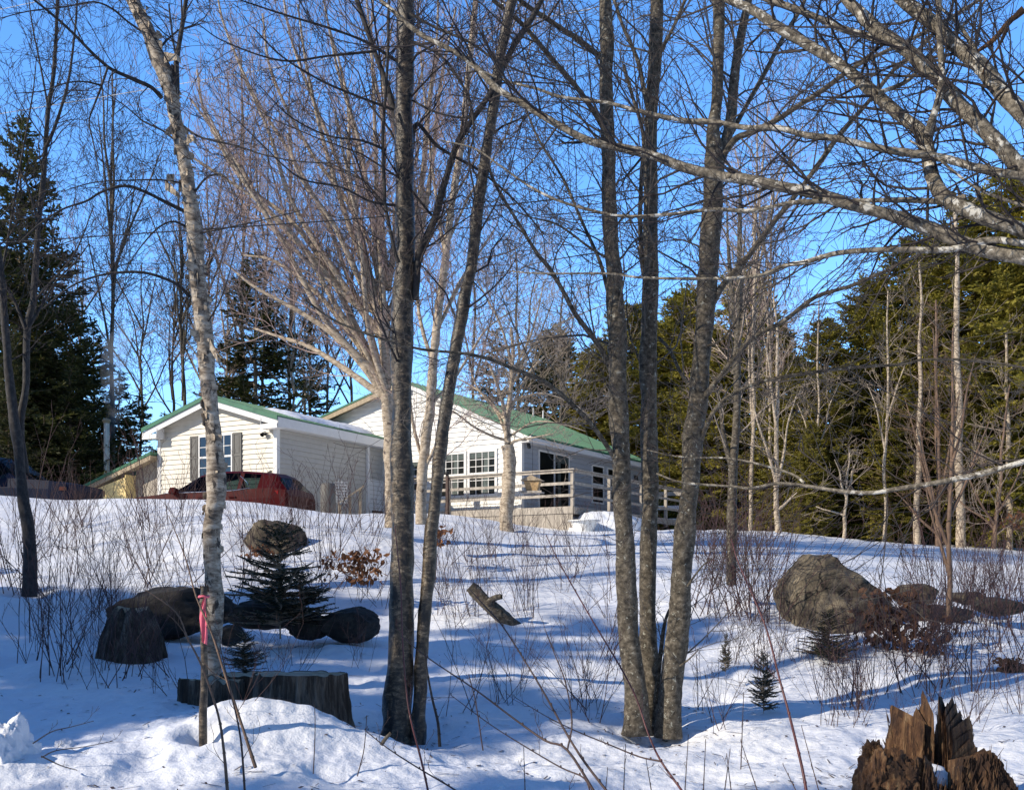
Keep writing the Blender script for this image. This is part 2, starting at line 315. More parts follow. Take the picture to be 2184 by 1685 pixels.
# dark two stemmed tree at the left edge
Y = 16.
lt = [[(62,1272),(65,1200),(60,1121),(50,1060),(37,944),(22,830),(13,727),(2,594),(-12,480),(-20,330)],
      [(53,1010),(43,905),(55,827),(58,704),(70,644),(77,560),(82,480),(92,383),(97,317),(103,233),(115,150),(123,0),(128,-90)]]
tr0 = [limb(lt[0],Y,Y-.3,30,11), limb(lt[1],Y,Y+.2,17,6)]
lb = [limb([(97,317),(110,290),(130,233),(147,167),(160,67),(165,0),(170,-80)],Y,Y,8,3), limb([(0,600),(13,533),(47,333),(70,200),(78,120)],Y,Y,6,2),
      limb([(58,704),(90,650),(120,600),(160,560),(190,520)],Y,Y,7,2), limb([(55,705),(30,640),(5,600)],Y,Y,8,5), limb([(67,650),(110,600),(160,540),(200,440)],Y,Y-.5,6,2),
      limb([(82,480),(60,400),(30,330),(10,230)],Y,Y-.5,6,2), limb([(103,233),(90,160),(70,60),(60,-10)],Y,Y,5,2), limb([(62,1140),(80,1090),(95,1080)],Y,Y,4,2)]
lb[7] = limb([(66,1176),(80,1160),(92,1150)],Y,Y,4,1)
hero('bare_tree', P(62,1272,Y), 'dark slender bare tree with two stems at the left edge of the snow', 'tree', tr0, lb, 'dark_bark', 'dark_bark', 'twig_dark',
     dict(spacing=.2, length=1.2, lev=2, up=.1, rmin=.003), seed=2, extra=[(tr0[1],dict(start=.35)),(tr0[0],dict(start=.6))])
# peeling birch
Y = 10.6
bp = [(455,1470),(452,1389),(458,1288),(453,1221),(451,1138),(458,1077),(462,1027),(457,944),(450,877),(443,811),(437,727),(430,661),(420,594),(418,533),(412,467),(403,417),(397,367),(388,317),(380,277),(372,240),(365,200),(353,160),(333,117),(320,77),(302,40),(282,0),(262,-50),(250,-110)]
bw = [40,36,36,34,34,36,38,34,33,33,36,34,35,33,31,29,28,28,26,27,28,32,30,30,31,30,29,27]
BL = [(*P(px,py,Y), w*Y/F/2) for (px,py),w in zip(bp,bw)]
lb = [limb([(345,209),(323,187),(290,172),(247,153),(230,143),(200,117),(167,83),(133,50),(97,20),(60,-10)],Y,Y-1,9,5),
      limb([(230,143),(217,183),(200,227),(190,260),(198,300),(206,340),(212,370)],Y-.5,Y-.8,5,2), limb([(247,153),(233,170),(229,230),(228,290),(233,315)],Y-.5,Y-.5,3,1.5),
      limb([(376,205),(377,187),(377,133),(387,67),(397,0),(402,-60)],Y,Y,13,9), limb([(377,133),(367,70),(360,10)],Y,Y,5,3),
      limb([(395,452),(350,430),(310,410),(267,397),(217,410),(183,430),(133,447),(83,480),(40,520)],Y,Y-.8,8,3), limb([(405,634),(383,611),(350,594),(300,581),(233,584),(183,597),(143,617),(90,660)],Y,Y-.5,8,3),
      limb([(396,483),(367,473),(333,490),(290,540),(270,575)],Y,Y-.5,5,2), limb([(305,70),(270,45),(240,20),(200,5),(140,15),(60,25),(0,40)],Y,Y-.6,5,2),
      limb([(415,410),(440,380),(470,372),(486,385),(500,420)],Y,Y-.5,5,2), limb([(405,395),(350,385),(280,385),(200,390),(130,410)],Y,Y-.5,4,2), limb([(435,700),(470,640),(495,560),(505,500)],Y,Y-.6,4,1.5),
      limb([(217,183),(180,175),(140,178),(90,195),(30,200)],Y-.6,Y-1,4,2), limb([(370,250),(420,290),(500,310),(560,330),(640,345),(760,350)],Y,Y-.6,5,2), limb([(418,500),(500,483),(560,470),(640,450)],Y,Y-.6,4,2)]
birch = hero('birch_tree', P(455,1470,Y), 'cream birch with peeling ragged bark leaning left at the top', 'tree', [BL], lb, 'birch_bark', 'dark_bark', 'twig_dark',
     dict(spacing=.15, length=.85, lev=2, up=-.02, wob=.3, rmin=.002), seed=5, sides=18, boughs=(1.1,1.2))
mb = MB(); S = spline(BL, 8); rnd = random.Random(4)
for k in range(170):      # curls of loose bark
    q = S[rnd.randrange(20, len(S)-1)]; th = rnd.uniform(-.6, math.pi+.6); ca, sa = math.cos(th), -math.sin(th)*.9; rr = q[3]*.98; w = rnd.uniform(.012,.05); h = rnd.uniform(.02,.1); out = rnd.uniform(.008,.045)
    cx, cy, cz = q[0]+ca*rr, q[1]+sa*rr, q[2]+rnd.uniform(-.05,.05); tx, ty = -sa, ca; sg = rnd.choice((-1,1))
    a0 = (cx-tx*w, cy-ty*w, cz); a1 = (cx-tx*w, cy-ty*w, cz+h); m0 = (cx+ca*out*.35, cy+sa*out*.35, cz+h*.08); m1 = (cx+ca*out*.3, cy+sa*out*.3, cz+h*1.02)
    b0 = (cx+tx*w*.8+ca*out, cy+ty*w*.8+sa*out, cz+rnd.uniform(-.01,.03)); b1 = (cx+tx*w*.8+ca*out, cy+ty*w*.8+sa*out, cz+h*rnd.uniform(.6,.95))
    mb.quad(a0,m0,m1,a1); mb.quad(m0,b0,b1,m1)
for (px,py,dx,dy) in [(372,385,-18,-8),(366,278,-14,4),(418,575,-22,-14),(425,720,-20,-14),(447,735,16,30),(398,300,14,-6),(350,125,26,-4),(352,395,22,16)]:
    x0,y0,z0 = P(px,py,Y-.08); x1,_,z1 = P(px+dx,py+dy,Y-.14); mb.quad((x0,y0,z0-.05),(x1,y0-.05,z1-.035),(x1,y0-.05,z1+.03),(x0,y0,z0+.07)); mb.quad((x1,y0-.05,z1-.035),(x1+(x1-x0)*.2,y0,z1-.05),(x1+(x1-x0)*.2,y0,z1+.01),(x1,y0-.05,z1+.03))
mb.build('peeling_bark', 'pale_bark', birch)
# paired dark cherry / yellow birch
Y = 9.6
t1 = [(848,1585),(849,1560),(850,1522),(853,1422),(857,1288),(858,1154),(858,1094),(856,994),(856,861),(856,761),(860,627),(863,560),(863,400),(861,300),(863,200),(865,100),(866,0),(868,-80)]
w1 = [84,72,63,58,52,48,46,45,44,44,43,42,40,39,37,36,37,36]
t2 = [(888,1585),(891,1550),(893,1522),(898,1422),(905,1322),(914,1221),(919,1138),(925,1094),(935,994),(945,911),(958,827),(971,744),(985,677),(995,611),(1006,561),(1021,433),(1036,333),(1046,267),(1056,200),(1065,133),(1081,50),(1091,0),(1100,-60)]
T1 = [(*P(px,py,Y), w*Y/F/2) for (px,py),w in zip(t1,w1)]
T2 = [(*P(px,py,Y-.05), (38 if i < 2 else 31-i*.45)*Y/F/2) for i,(px,py) in enumerate(t2)]
lb = [limb([(1056,205),(1058,180),(1095,100),(1128,50),(1155,0),(1175,-60)],Y,Y,14,11), limb([(858,330),(848,270),(840,240),(825,183),(795,100),(761,0),(745,-60)],Y,Y+.3,16,9),
      limb([(884,640),(888,600),(895,540),(925,473),(941,417),(961,350),(978,300),(1005,260),(1048,197),(1060,170)],Y,Y-.1,18,11), limb([(850,560),(841,533),(822,440),(820,400),(816,300),(820,233),(827,120),(829,0),(829,-50)],Y-.2,Y-.3,8,6),
      limb([(878,320),(889,265),(930,310),(970,335),(1030,370),(1100,430),(1160,500)],Y,Y+1,10,3), limb([(880,215),(930,240),(1000,250),(1045,205)],Y,Y-.4,5,3), limb([(845,130),(780,90),(700,60),(600,30),(510,0)],Y,Y-1,7,3),
      limb([(840,235),(760,205),(680,170),(600,120),(540,60)],Y-.1,Y-1,6,3), limb([(822,320),(770,300),(700,290),(620,250),(550,180)],Y-.2,Y-1,6,2), limb([(800,110),(700,120),(600,130),(480,90),(420,50)],Y,Y-1,6,2),
      limb([(850,440),(790,430),(728,400),(640,380),(560,310),(480,230)],Y,Y-.8,6,2), limb([(1000,590),(1040,640),(1010,660),(1090,600)],Y,Y-.5,3,1.5),
      limb([(880,90),(940,120),(985,180),(1005,230),(1010,290),(1000,340),(1010,400),(1015,460)],Y-.4,Y-.6,6,4), limb([(875,30),(930,60),(1000,90),(1060,130),(1130,160),(1220,180)],Y-.3,Y-.8,7,3)]
hero('twin_stem_tree', P(862,1580,Y), 'dark shiny barked tree with a thick and a thin stem rising together left of centre', 'tree', [T1,T2], lb, 'cherry_bark', 'dark_bark', 'twig_dark',
     dict(spacing=.15, length=.9, lev=2, up=.05, rmin=.0022), seed=9, sides=20, boughs=(.8,1.7), extra=[(T1,dict(start=.45,spacing=.4)),(T2,dict(start=.5,spacing=.4))])
# three stemmed grey maple
Y = 10.2
sL = [(1358,1566),(1357,1539),(1353,1455),(1342,1355),(1335,1255),(1332,1154),(1328,1094),(1325,994),(1320,894),(1316,794),(1315,694),(1311,594),(1303,533),(1300,433),(1296,300),(1293,200),(1295,100),(1291,0),(1288,-60)]
wL = [66,54,48,44,41,40,39,39,39,38,38,37,33,30,29,28,28,27,26]
sM = [(1376,1570),(1380,1522),(1390,1455),(1382,1389),(1380,1288),(1382,1188),(1386,1094),(1385,961),(1383,861),(1383,761),(1386,627),(1389,560),(1388,433),(1388,300),(1391,200),(1398,100),(1401,0),(1404,-60)]
wM = [50,46,40,38,36,35,35,36,36,36,35,32,30,29,29,29,28,28]
sR = [(1426,1572),(1427,1545),(1434,1455),(1441,1389),(1451,1288),(1459,1154),(1466,1090),(1473,1027),(1479,927),(1489,844),(1498,761),(1506,661),(1509,594),(1513,533),(1518,467),(1521,400),(1526,333),(1521,283),(1528,217),(1531,150),(1533,67),(1534,0),(1536,-60)]
wR = [60,54,50,50,48,44,41,40,40,40,38,38,40,42,43,45,42,28,25,24,24,25,24]
TL = [(*P(px,py,Y-.1), w*Y/F/2) for (px,py),w in zip(sL,wL)]; TM = [(*P(px,py,Y+.25), w*Y/F/2) for (px,py),w in zip(sM,wM)]; TR = [(*P(px,py,Y), w*Y/F/2) for (px,py),w in zip(sR,wR)]
lb = [limb([(1534,345),(1543,317),(1559,250),(1566,167),(1579,83),(1596,0),(1604,-60)],Y,Y+.2,26,16), limb([(1526,360),(1566,300),(1603,283),(1656,257),(1700,228),(1756,192),(1823,143),(1890,110),(1990,60),(2090,0)],Y,Y-1,15,7),
      limb([(1560,285),(1573,260),(1599,213),(1629,160),(1669,83),(1709,17),(1730,-40)],Y+.1,Y+.6,11,9), limb([(1496,940),(1504,915),(1523,877),(1556,844),(1623,814),(1689,801),(1756,791),(1839,782),(1923,777),(1973,767),(2089,769),(2184,784)],Y,Y-1.2,10,5),
      limb([(1490,860),(1513,834),(1556,777),(1606,721),(1673,684),(1739,634),(1823,607),(1923,561),(2000,520)],Y,Y-1,14,6), limb([(1480,830),(1455,801),(1428,747),(1405,720)],Y,Y+.4,9,6),
      limb([(1312,815),(1298,777),(1275,734),(1228,671),(1201,621),(1171,571),(1145,540),(1100,467),(1060,400),(1040,350)],Y,Y-.7,13,6), limb([(1322,1000),(1301,961),(1261,904),(1211,854),(1161,814),(1095,787),(1045,767),(988,754),(878,741),(728,691),(650,640)],Y,Y-1.4,12,4),
      limb([(1503,680),(1539,612),(1573,575),(1606,533),(1656,467),(1689,427),(1739,360),(1789,290),(1856,213),(1906,150),(1956,110),(2010,50)],Y,Y-.5,15,8), limb([(1300,330),(1290,280),(1240,200),(1180,130),(1130,70),(1100,40),(1050,0)],Y-.1,Y-.6,14,8),
      limb([(1300,640),(1280,560),(1240,470),(1200,380),(1150,300),(1120,230)],Y,Y+1,9,4), limb([(1290,130),(1240,90),(1180,50),(1120,10),(1090,-20)],Y,Y-.4,12,10), limb([(1385,250),(1375,200),(1360,130),(1330,60),(1310,0)],Y+.2,Y+.4,12,7),
      limb([(1384,640),(1370,560),(1365,470),(1368,380),(1372,290),(1350,210),(1330,140)],Y+.3,Y+.8,12,7), limb([(1392,145),(1410,110),(1440,50),(1470,-20)],Y+.2,Y,9,6), limb([(1480,290),(1440,300),(1380,330)],Y,Y,3,2),
      limb([(1500,740),(1530,730),(1560,700),(1600,640),(1640,600),(1700,590)],Y,Y-1,6,2), limb([(1311,560),(1260,530),(1190,480),(1120,460),(1040,420)],Y,Y-1,7,2), limb([(1385,820),(1360,760),(1340,700),(1335,600)],Y+.3,Y+.6,6,2),
      limb([(1467,1250),(1480,1230),(1500,1205),(1518,1190)],Y-.2,Y-.5,6,2), limb([(1450,1420),(1470,1405),(1489,1386)],Y-.2,Y-.5,5,2), limb([(1398,1500),(1408,1400),(1420,1320),(1440,1280)],Y+.1,Y+.2,12,5)]
hero('maple_tree', P(1395,1565,Y), 'grey barked maple of three tall stems joined at the snow right of centre', 'tree', [TL,TM,TR], lb, 'gray_bark', 'gray_bark', 'twig_gray',
     dict(spacing=.15, length=1.0, lev=2, up=.04, rmin=.0022), seed=12, sides=20, boughs=(.8,1.7), extra=[(TL,dict(start=.5,spacing=.4)),(TM,dict(start=.5,spacing=.4)),(TR,dict(start=.55,spacing=.5))])
# tree standing just outside the right edge: its limbs cross the upper right
Y = 6.6
lb = [limb([(2560,620),(2350,560),(2184,493),(2089,460),(2023,427),(1993,390),(1981,345),(1973,290),(1923,250),(1856,193),(1789,137),(1723,97),(1656,57),(1606,23),(1556,0),(1500,-30)],Y,Y+1.2,36,17),
      limb([(2600,760),(2380,570),(2184,367),(2106,283),(2039,217),(1989,157),(1923,100),(1873,67),(1839,33),(1806,0),(1780,-40)],Y,Y+.8,40,21),
      limb([(2600,660),(2400,460),(2184,247),(2139,200),(2089,140),(2039,100),(1989,50),(1923,0),(1890,-40)],Y,Y+.6,42,25), limb([(1885,90),(1856,80),(1789,60),(1739,37),(1689,17),(1639,0),(1580,-30)],Y+.6,Y+1.1,15,13),
      limb([(2450,420),(2184,377),(2089,360),(2006,337),(1889,320),(1789,297),(1723,290),(1656,273),(1589,273),(1523,260),(1456,257),(1361,237),(1295,220),(1195,207),(1145,190),(1078,173),(1000,140)],Y,Y+1.6,20,4),
      limb([(2560,640),(2300,575),(2184,550),(2123,540),(2056,520),(1989,490),(1889,457),(1789,430),(1739,413),(1656,397),(1589,383),(1539,377),(1456,357),(1395,333),(1328,317),(1261,303),(1195,270),(1128,230),(1061,190),(1011,140),(961,107),(895,73),(845,30),(811,0),(780,-30)],Y,Y+2,34,7),
      limb([(2060,420),(2006,430),(1923,427),(1789,430),(1689,433),(1606,450),(1523,447),(1456,455),(1361,462),(1295,457),(1195,430),(1128,397),(1061,350),(1011,317),(940,300)],Y+.3,Y+1.6,13,3),
      limb([(2450,560),(2184,520),(2106,513),(2023,533),(1889,533),(1789,540),(1716,560),(1673,567),(1623,587),(1556,594),(1456,595),(1361,592),(1295,584),(1161,584),(1095,580)],Y,Y+1.6,16,3),
      limb([(2500,900),(2300,945),(2184,984),(2089,1011),(1989,1031),(1923,1041),(1856,1051),(1789,1047),(1723,1037),(1656,1031),(1606,1041),(1556,1037),(1456,1029),(1400,1010)],Y,Y+1.3,15,4),
      limb([(1716,1030),(1689,1011),(1623,991),(1549,977),(1456,975),(1380,960)],Y+1,Y+1.5,7,2), limb([(1976,290),(1990,250),(2005,200),(2009,150),(2003,67),(2003,0),(2005,-50)],Y+.3,Y+.3,17,12),
      limb([(2300,480),(2184,440),(2080,400),(1990,330),(1940,300)],Y,Y+.4,9,4), limb([(2130,190),(2089,125),(2050,60),(2010,20)],Y+.2,Y+.5,14,6), limb([(1870,200),(1940,170),(1990,110),(2060,50),(2120,-20)],Y+.5,Y+.9,10,5)]
TRK = [(*P(2640,1760,Y-.2),.17),(*P(2640,1300,Y-.2),.15),(*P(2610,900,Y-.1),.14),(*P(2590,700,Y),.13),(*P(2640,200,Y),.09),(*P(2680,-500,Y),.05)]
rt = hero('maple_tree', P(2640,1760,Y-.2), 'maple beyond the right edge whose long blotched limbs sweep in across the sky', 'tree', [TRK], lb, 'limb_bark', 'limb_bark', 'twig_dark',
     dict(spacing=.11, length=.8, lev=2, up=.03, rmin=.0018, wob=.22), seed=21, boughs=(.8,1.2))
add_limb(rt, 'broken_limb', limb([(2184,20),(2150,50),(2120,85),(2085,110)],Y,Y+.2,17,9), 'rotten_wood', 7, .5); add_limb(rt, 'broken_limb', limb([(2150,60),(2130,100),(2105,135),(2095,160)],Y,Y+.2,9,3), 'rotten_wood', 6, .5)

# small maple in front of the deck
Y = 27.
sm = limb([(1080,1136),(1080,1100),(1083,1050),(1086,990),(1082,950)],Y,Y,30,26)
lb = [limb([(1082,955),(1078,900),(1072,860),(1060,820),(1045,780)],Y,Y-.4,12,5), limb([(1084,955),(1082,915),(1085,870),(1090,820),(1094,760),(1090,700)],Y,Y,15,6), limb([(1085,880),(1100,850),(1125,800),(1160,760)],Y,Y,9,4),
      limb([(1082,940),(1050,930),(1010,910),(970,880),(930,865)],Y,Y-.7,7,3), limb([(1086,952),(1100,940),(1130,935),(1180,925)],Y,Y-.5,8,3), limb([(1080,930),(1060,880),(1020,830),(1000,780)],Y,Y+.6,7,3),
      limb([(1090,820),(1120,760),(1180,700),(1240,670),(1290,650)],Y,Y+1,6,2), limb([(1080,900),(1040,850),(1000,820),(940,790)],Y,Y+1,6,2), limb([(1092,780),(1070,700),(1040,640),(1020,600)],Y,Y+.5,6,2),
      limb([(1100,850),(1160,840),(1220,860),(1260,890)],Y,Y-.7,6,2), limb([(1095,790),(1130,720),(1150,650),(1160,600)],Y,Y+.5,6,2), limb([(1088,930),(1140,900),(1200,905),(1250,920)],Y,Y-.8,5,2)]
hero('maple_tree', P(1080,1136,Y), 'small pale barked maple with a short trunk in front of the deck rail', 'tree', [sm], lb, 'pale_bark', 'pale_bark', 'twig_pale',
     dict(spacing=.26, length=1.25, lev=2, up=.07, rmin=.0045, nch=5, wob=.2, rmax=.02), seed=31)
# pale clump behind the twin stem tree, fanning up to the left
Y = 22.
fan = [[(822,850),(770,775),(700,705),(620,655),(540,610),(480,560)],[(822,850),(775,740),(715,650),(640,520),(550,430),(455,365),(400,330)],[(824,840),(790,710),(745,600),(700,480),(620,330),(540,200),(480,60),(460,-30)],
       [(826,820),(800,650),(775,520),(730,370),(670,220),(620,80),(600,-40)],[(828,800),(812,620),(790,450),(765,300),(720,150),(690,0)],[(828,800),(818,650),(806,450),(800,300),(795,150),(780,-20)],[(826,830),(760,700),(700,580),(620,470),(520,390),(440,250),(420,150)],
       [(822,850),(740,790),(660,740),(600,720),(540,700)],[(826,830),(850,700),(880,560),(900,400),(910,250),(930,100),(935,-20)],[(826,835),(780,760),(690,640),(590,560),(520,545)],[(828,800),(800,560),(740,430),(660,320),(580,160),(560,30)]]
rf = random.Random(17)
for q in range(16):
    tx = rf.uniform(400,1000); ty = rf.uniform(-60,300); sx = 826; sy = rf.uniform(600,850); b1 = (sx+(tx-sx)*.3+rf.uniform(-15,15), sy+(ty-sy)*.22); b2 = (sx+(tx-sx)*.6+rf.uniform(-20,20), sy+(ty-sy)*.52); b3 = (sx+(tx-sx)*.83+rf.uniform(-20,20), sy+(ty-sy)*.78); fan.append([(sx,sy),b1,b2,b3,(tx,ty)])
lb = [limb(f, Y, Y+R.uniform(-1.5,1.5), R.uniform(12,18), 4) for f in fan]
hero('birch_clump', P(840,1125,Y), 'pale many stemmed clump fanning up and left behind the dark twin stem tree', 'tree', [limb([(838,1125),(834,1000),(830,900),(824,840)],Y,Y,34,22)], lb, 'pale_bark', 'pale_bark', 'twig_red',
     dict(spacing=.5, length=2.0, lev=2, up=.09, rmin=.0034, nch=5, wob=.16, ang=.65, ratio=.6, start=.15, rmax=.018), seed=33)
Y = 21.
tk = limb([(898,1118),(900,1027),(908,944),(918,861),(925,761),(935,661),(945,594),(962,450),(985,300),(1000,150),(1015,0),(1020,-60)],Y,Y,25,10)
lb = [limb([(918,861),(960,820),(1000,760),(1040,700),(1100,660)],Y,Y+1,8,3), limb([(925,780),(900,700),(890,620),(900,500),(905,400)],Y,Y+.8,10,4), limb([(935,700),(975,620),(1010,560),(1060,480)],Y,Y+.5,7,3), limb([(905,1000),(925,960),(950,900),(965,850)],Y,Y-.4,9,4),
      limb([(908,1010),(880,900),(870,800),(850,700)],Y,Y+.5,8,4), limb([(950,560),(930,420),(915,300),(900,150),(890,0)],Y,Y+.6,7,3), limb([(930,720),(960,640),(1010,560),(1080,540),(1150,500)],Y,Y+1,6,2), limb([(970,420),(1020,330),(1060,250),(1110,180)],Y,Y+1,5,2),
      limb([(955,520),(1000,420),(1040,360),(1090,260),(1130,100),(1150,0)],Y,Y+1.5,6,2), limb([(985,300),(1040,200),(1080,100),(1110,0)],Y,Y+1,5,2)]
hero('birch_tree', P(898,1118,Y), 'sunlit yellowish birch standing between the dark twin stems', 'tree', [tk], lb, 'pale_bark', 'pale_bark', 'twig_red',
     dict(spacing=.22, length=1.8, lev=2, up=.14, rmin=.004, nch=5, wob=.16, ang=.75, rmax=.016), seed=35, extra=[(tk,dict(start=.4))])
# slim pale trees at the right, in front of the evergreens
def slim(px, pyb, Y, top, w, label, seed, bm='pale_bark', tm='twig_pale', lean=0, fork=None, sp=.5, ln=1.4, cat='tree', name='slender_tree', group=None, start=.35, lev=2):
    rnd = random.Random(seed); n = 8; pts = [(px+lean*k/(n-1)+rnd.uniform(-4,4)*(k>0), pyb+(top-pyb)*k/(n-1)) for k in range(n)]
    tk = limb(pts, Y, Y, w, max(2,w*.3)); lbs = []
    for (fx0,fy0,fx1,fy1) in (fork or []): lbs.append(limb([(fx0,fy0),((fx0*2+fx1)/3+rnd.uniform(-6,6),(fy0*2+fy1)/3),((fx0+2*fx1)/3+rnd.uniform(-6,6),(fy0+2*fy1)/3),(fx1,fy1)],Y,Y+rnd.uniform(-.5,.5),w*.6,2))
    rm = max(.0026, .00015*Y)
    return hero(name, P(px,pyb,Y), label, cat, [tk], lbs, bm, bm, tm, dict(spacing=sp, length=ln, lev=lev, up=.07, rmin=rm, nch=4, wob=.17, ang=.85, rmax=.02), seed=seed, sides=8, group=group, extra=[(tk,dict(start=start))])
slim(1560,1248,18,380,24,'lichen grey slim trunk forking high just right of the three stem maple',41,'gray_bark','twig_pale',20,[(1566,800,1590,480),(1568,760,1600,560),(1570,700,1550,420),(1562,1000,1520,800)],.5,1.2)
slim(1660,1140,33,640,13,'thin white barked forked tree before the evergreens',42,'pale_bark','twig_pale',-6,[(1656,1030,1600,820),(1658,1030,1700,840),(1656,1090,1700,1050),(1657,920,1625,700)],.55,1.6)
slim(2023,1330,15,700,14,'slim brown sapling rising behind the right hand rocks',43,'tan_stem','tan_stem',10,[(2020,1160,1960,950),(2026,1100,2110,900),(2023,1220,1975,1040),(2028,1000,2080,760)],.4,1.1)
slim(2000,1165,34,640,12,'reddish many branched young tree before the tall evergreens',44,'tan_stem','tan_stem',0,[(2000,1100,1930,850),(2000,1080,2050,820),(2000,1120,1960,900),(2002,1000,1990,700),(2000,1130,2090,980),(2000,1140,1900,1040)],.4,1.5)
slim(1800,1150,34,960,9,'small crooked yellow trunk at the foot of the evergreens',45,'pale_bark','twig_pale',15,[(1805,1060,1780,980),(1806,1050,1830,980),(1803,1100,1740,1080)],.5,1.0)
slim(2120,1170,33,820,10,'low spreading bare tree at the far right field edge',46,'tan_stem','twig_pale',30,[(2122,1120,2060,1000),(2125,1100,2184,980),(2122,1140,2190,1080),(2122,1130,2040,1060)],.35,1.6,start=.1)
slim(2050,1172,34,430,22,'thick pale sunlit bare trunk at the foot of the tallest hemlocks',51,'pale_bark','twig_pale',-14,None,.8,1.5,start=.3,lev=1)
slim(1957,1168,34.5,560,15,'pale straight trunk left of the thick pale one',52,'pale_bark','twig_pale',6,None,.7,1.4,start=.3,lev=1)
slim(2152,1176,34,700,15,'pale trunk nearest the right edge of the field',53,'pale_bark','twig_pale',-8,None,.7,1.4,start=.3,lev=1)
slim(1740,1150,36,640,8,'thin pale pole like trunk among the low hemlocks',54,'pale_bark','twig_pale',6,[(1741,1000,1700,860),(1742,960,1790,820)],.5,1.5)
slim(1885,1160,35,620,9,'thin pale trunk half hidden by hemlock boughs',55,'pale_bark','twig_pale',10,[(1888,960,1850,820),(1889,900,1930,780)],.5,1.5)
slim(1480,1130,36,820,7,'thin reddish sapling right of the deck',47,'tan_stem','twig_red',10,None,.4,1.2)
slim(1110,1080,44,520,9,'tangled grey brown tree behind the house roof',48,'gray_bark','twig_pale',-10,[(1108,840,1040,620),(1108,860,1180,640),(1108,800,1150,560),(1109,880,1230,720)],.35,2.6)
slim(1190,1080,46,600,9,'bare brown tree behind the green roof ridge',49,'gray_bark','twig_pale',12,[(1190,900,1120,700),(1192,900,1260,760),(1195,860,1230,640)],.35,2.4)
slim(1010,1080,46,480,9,'bare pinkish tree beyond the house peak',50,'gray_bark','twig_red',0,[(1010,820,960,560),(1010,820,1060,600)],.4,2.6)
# background bare trees on the left and centre
bgt = [(240,1000,40,150,11,-3,'tall straight bare trunk above the stove pipe'),(395,1000,44,420,9,-14,'bare forked tree left of the wing roof'),(365,1010,48,520,7,8,'thin bare tree above the lean-to end'),(300,1030,50,560,7,5,'thin bare tree between the lean-to and the wing'),
       (622,1000,46,620,8,4,'pale bare trunk just right of the wing peak'),(480,1000,46,600,8,8,'pale slim tree behind the wing peak'),(700,1000,50,500,7,0,'dim bare tree above the snowy roof'),(745,1000,50,470,7,5,'dim bare tree left of the house peak'),(660,1000,52,540,6,0,'hazy bare tree above the wing eave'),
       (560,1000,50,300,8,10,'tall reddish twigged tree filling the sky above the wing'),(520,1000,52,120,9,-6,'tallest reddish twigged tree behind the birch'),(440,1010,54,320,8,4,'fine twigged tree right behind the birch trunk'),(1600,1140,38,230,10,14,'tall sparse tree with upright pink twigs in the gap of sky'),(1640,1140,40,330,8,6,'lower sparse tree with pink twigs beside the sky gap'),
       (170,1040,46,520,7,4,'thin bare tree between the left evergreens'),(620,1000,54,180,8,-4,'fine twigged tall tree above the valley of the two roofs')]
for i,(px,pb,Y,top,w,lean,lbl) in enumerate(bgt):
    pale = i in (4,5,12,13)
    rnd = random.Random(80+i); fk = [(px+lean*.4, pb+(top-pb)*q, px+rnd.uniform(-120,120), pb+(top-pb)*(q+.34)) for q in (.25,.32,.4,.48,.55,.62,.7)]
    slim(px,pb,Y,top,w,lbl,60+i,'pale_bark' if pale else 'gray_bark','twig_red' if i > 8 or pale else 'twig_dark',lean,fk,.44,2.5)

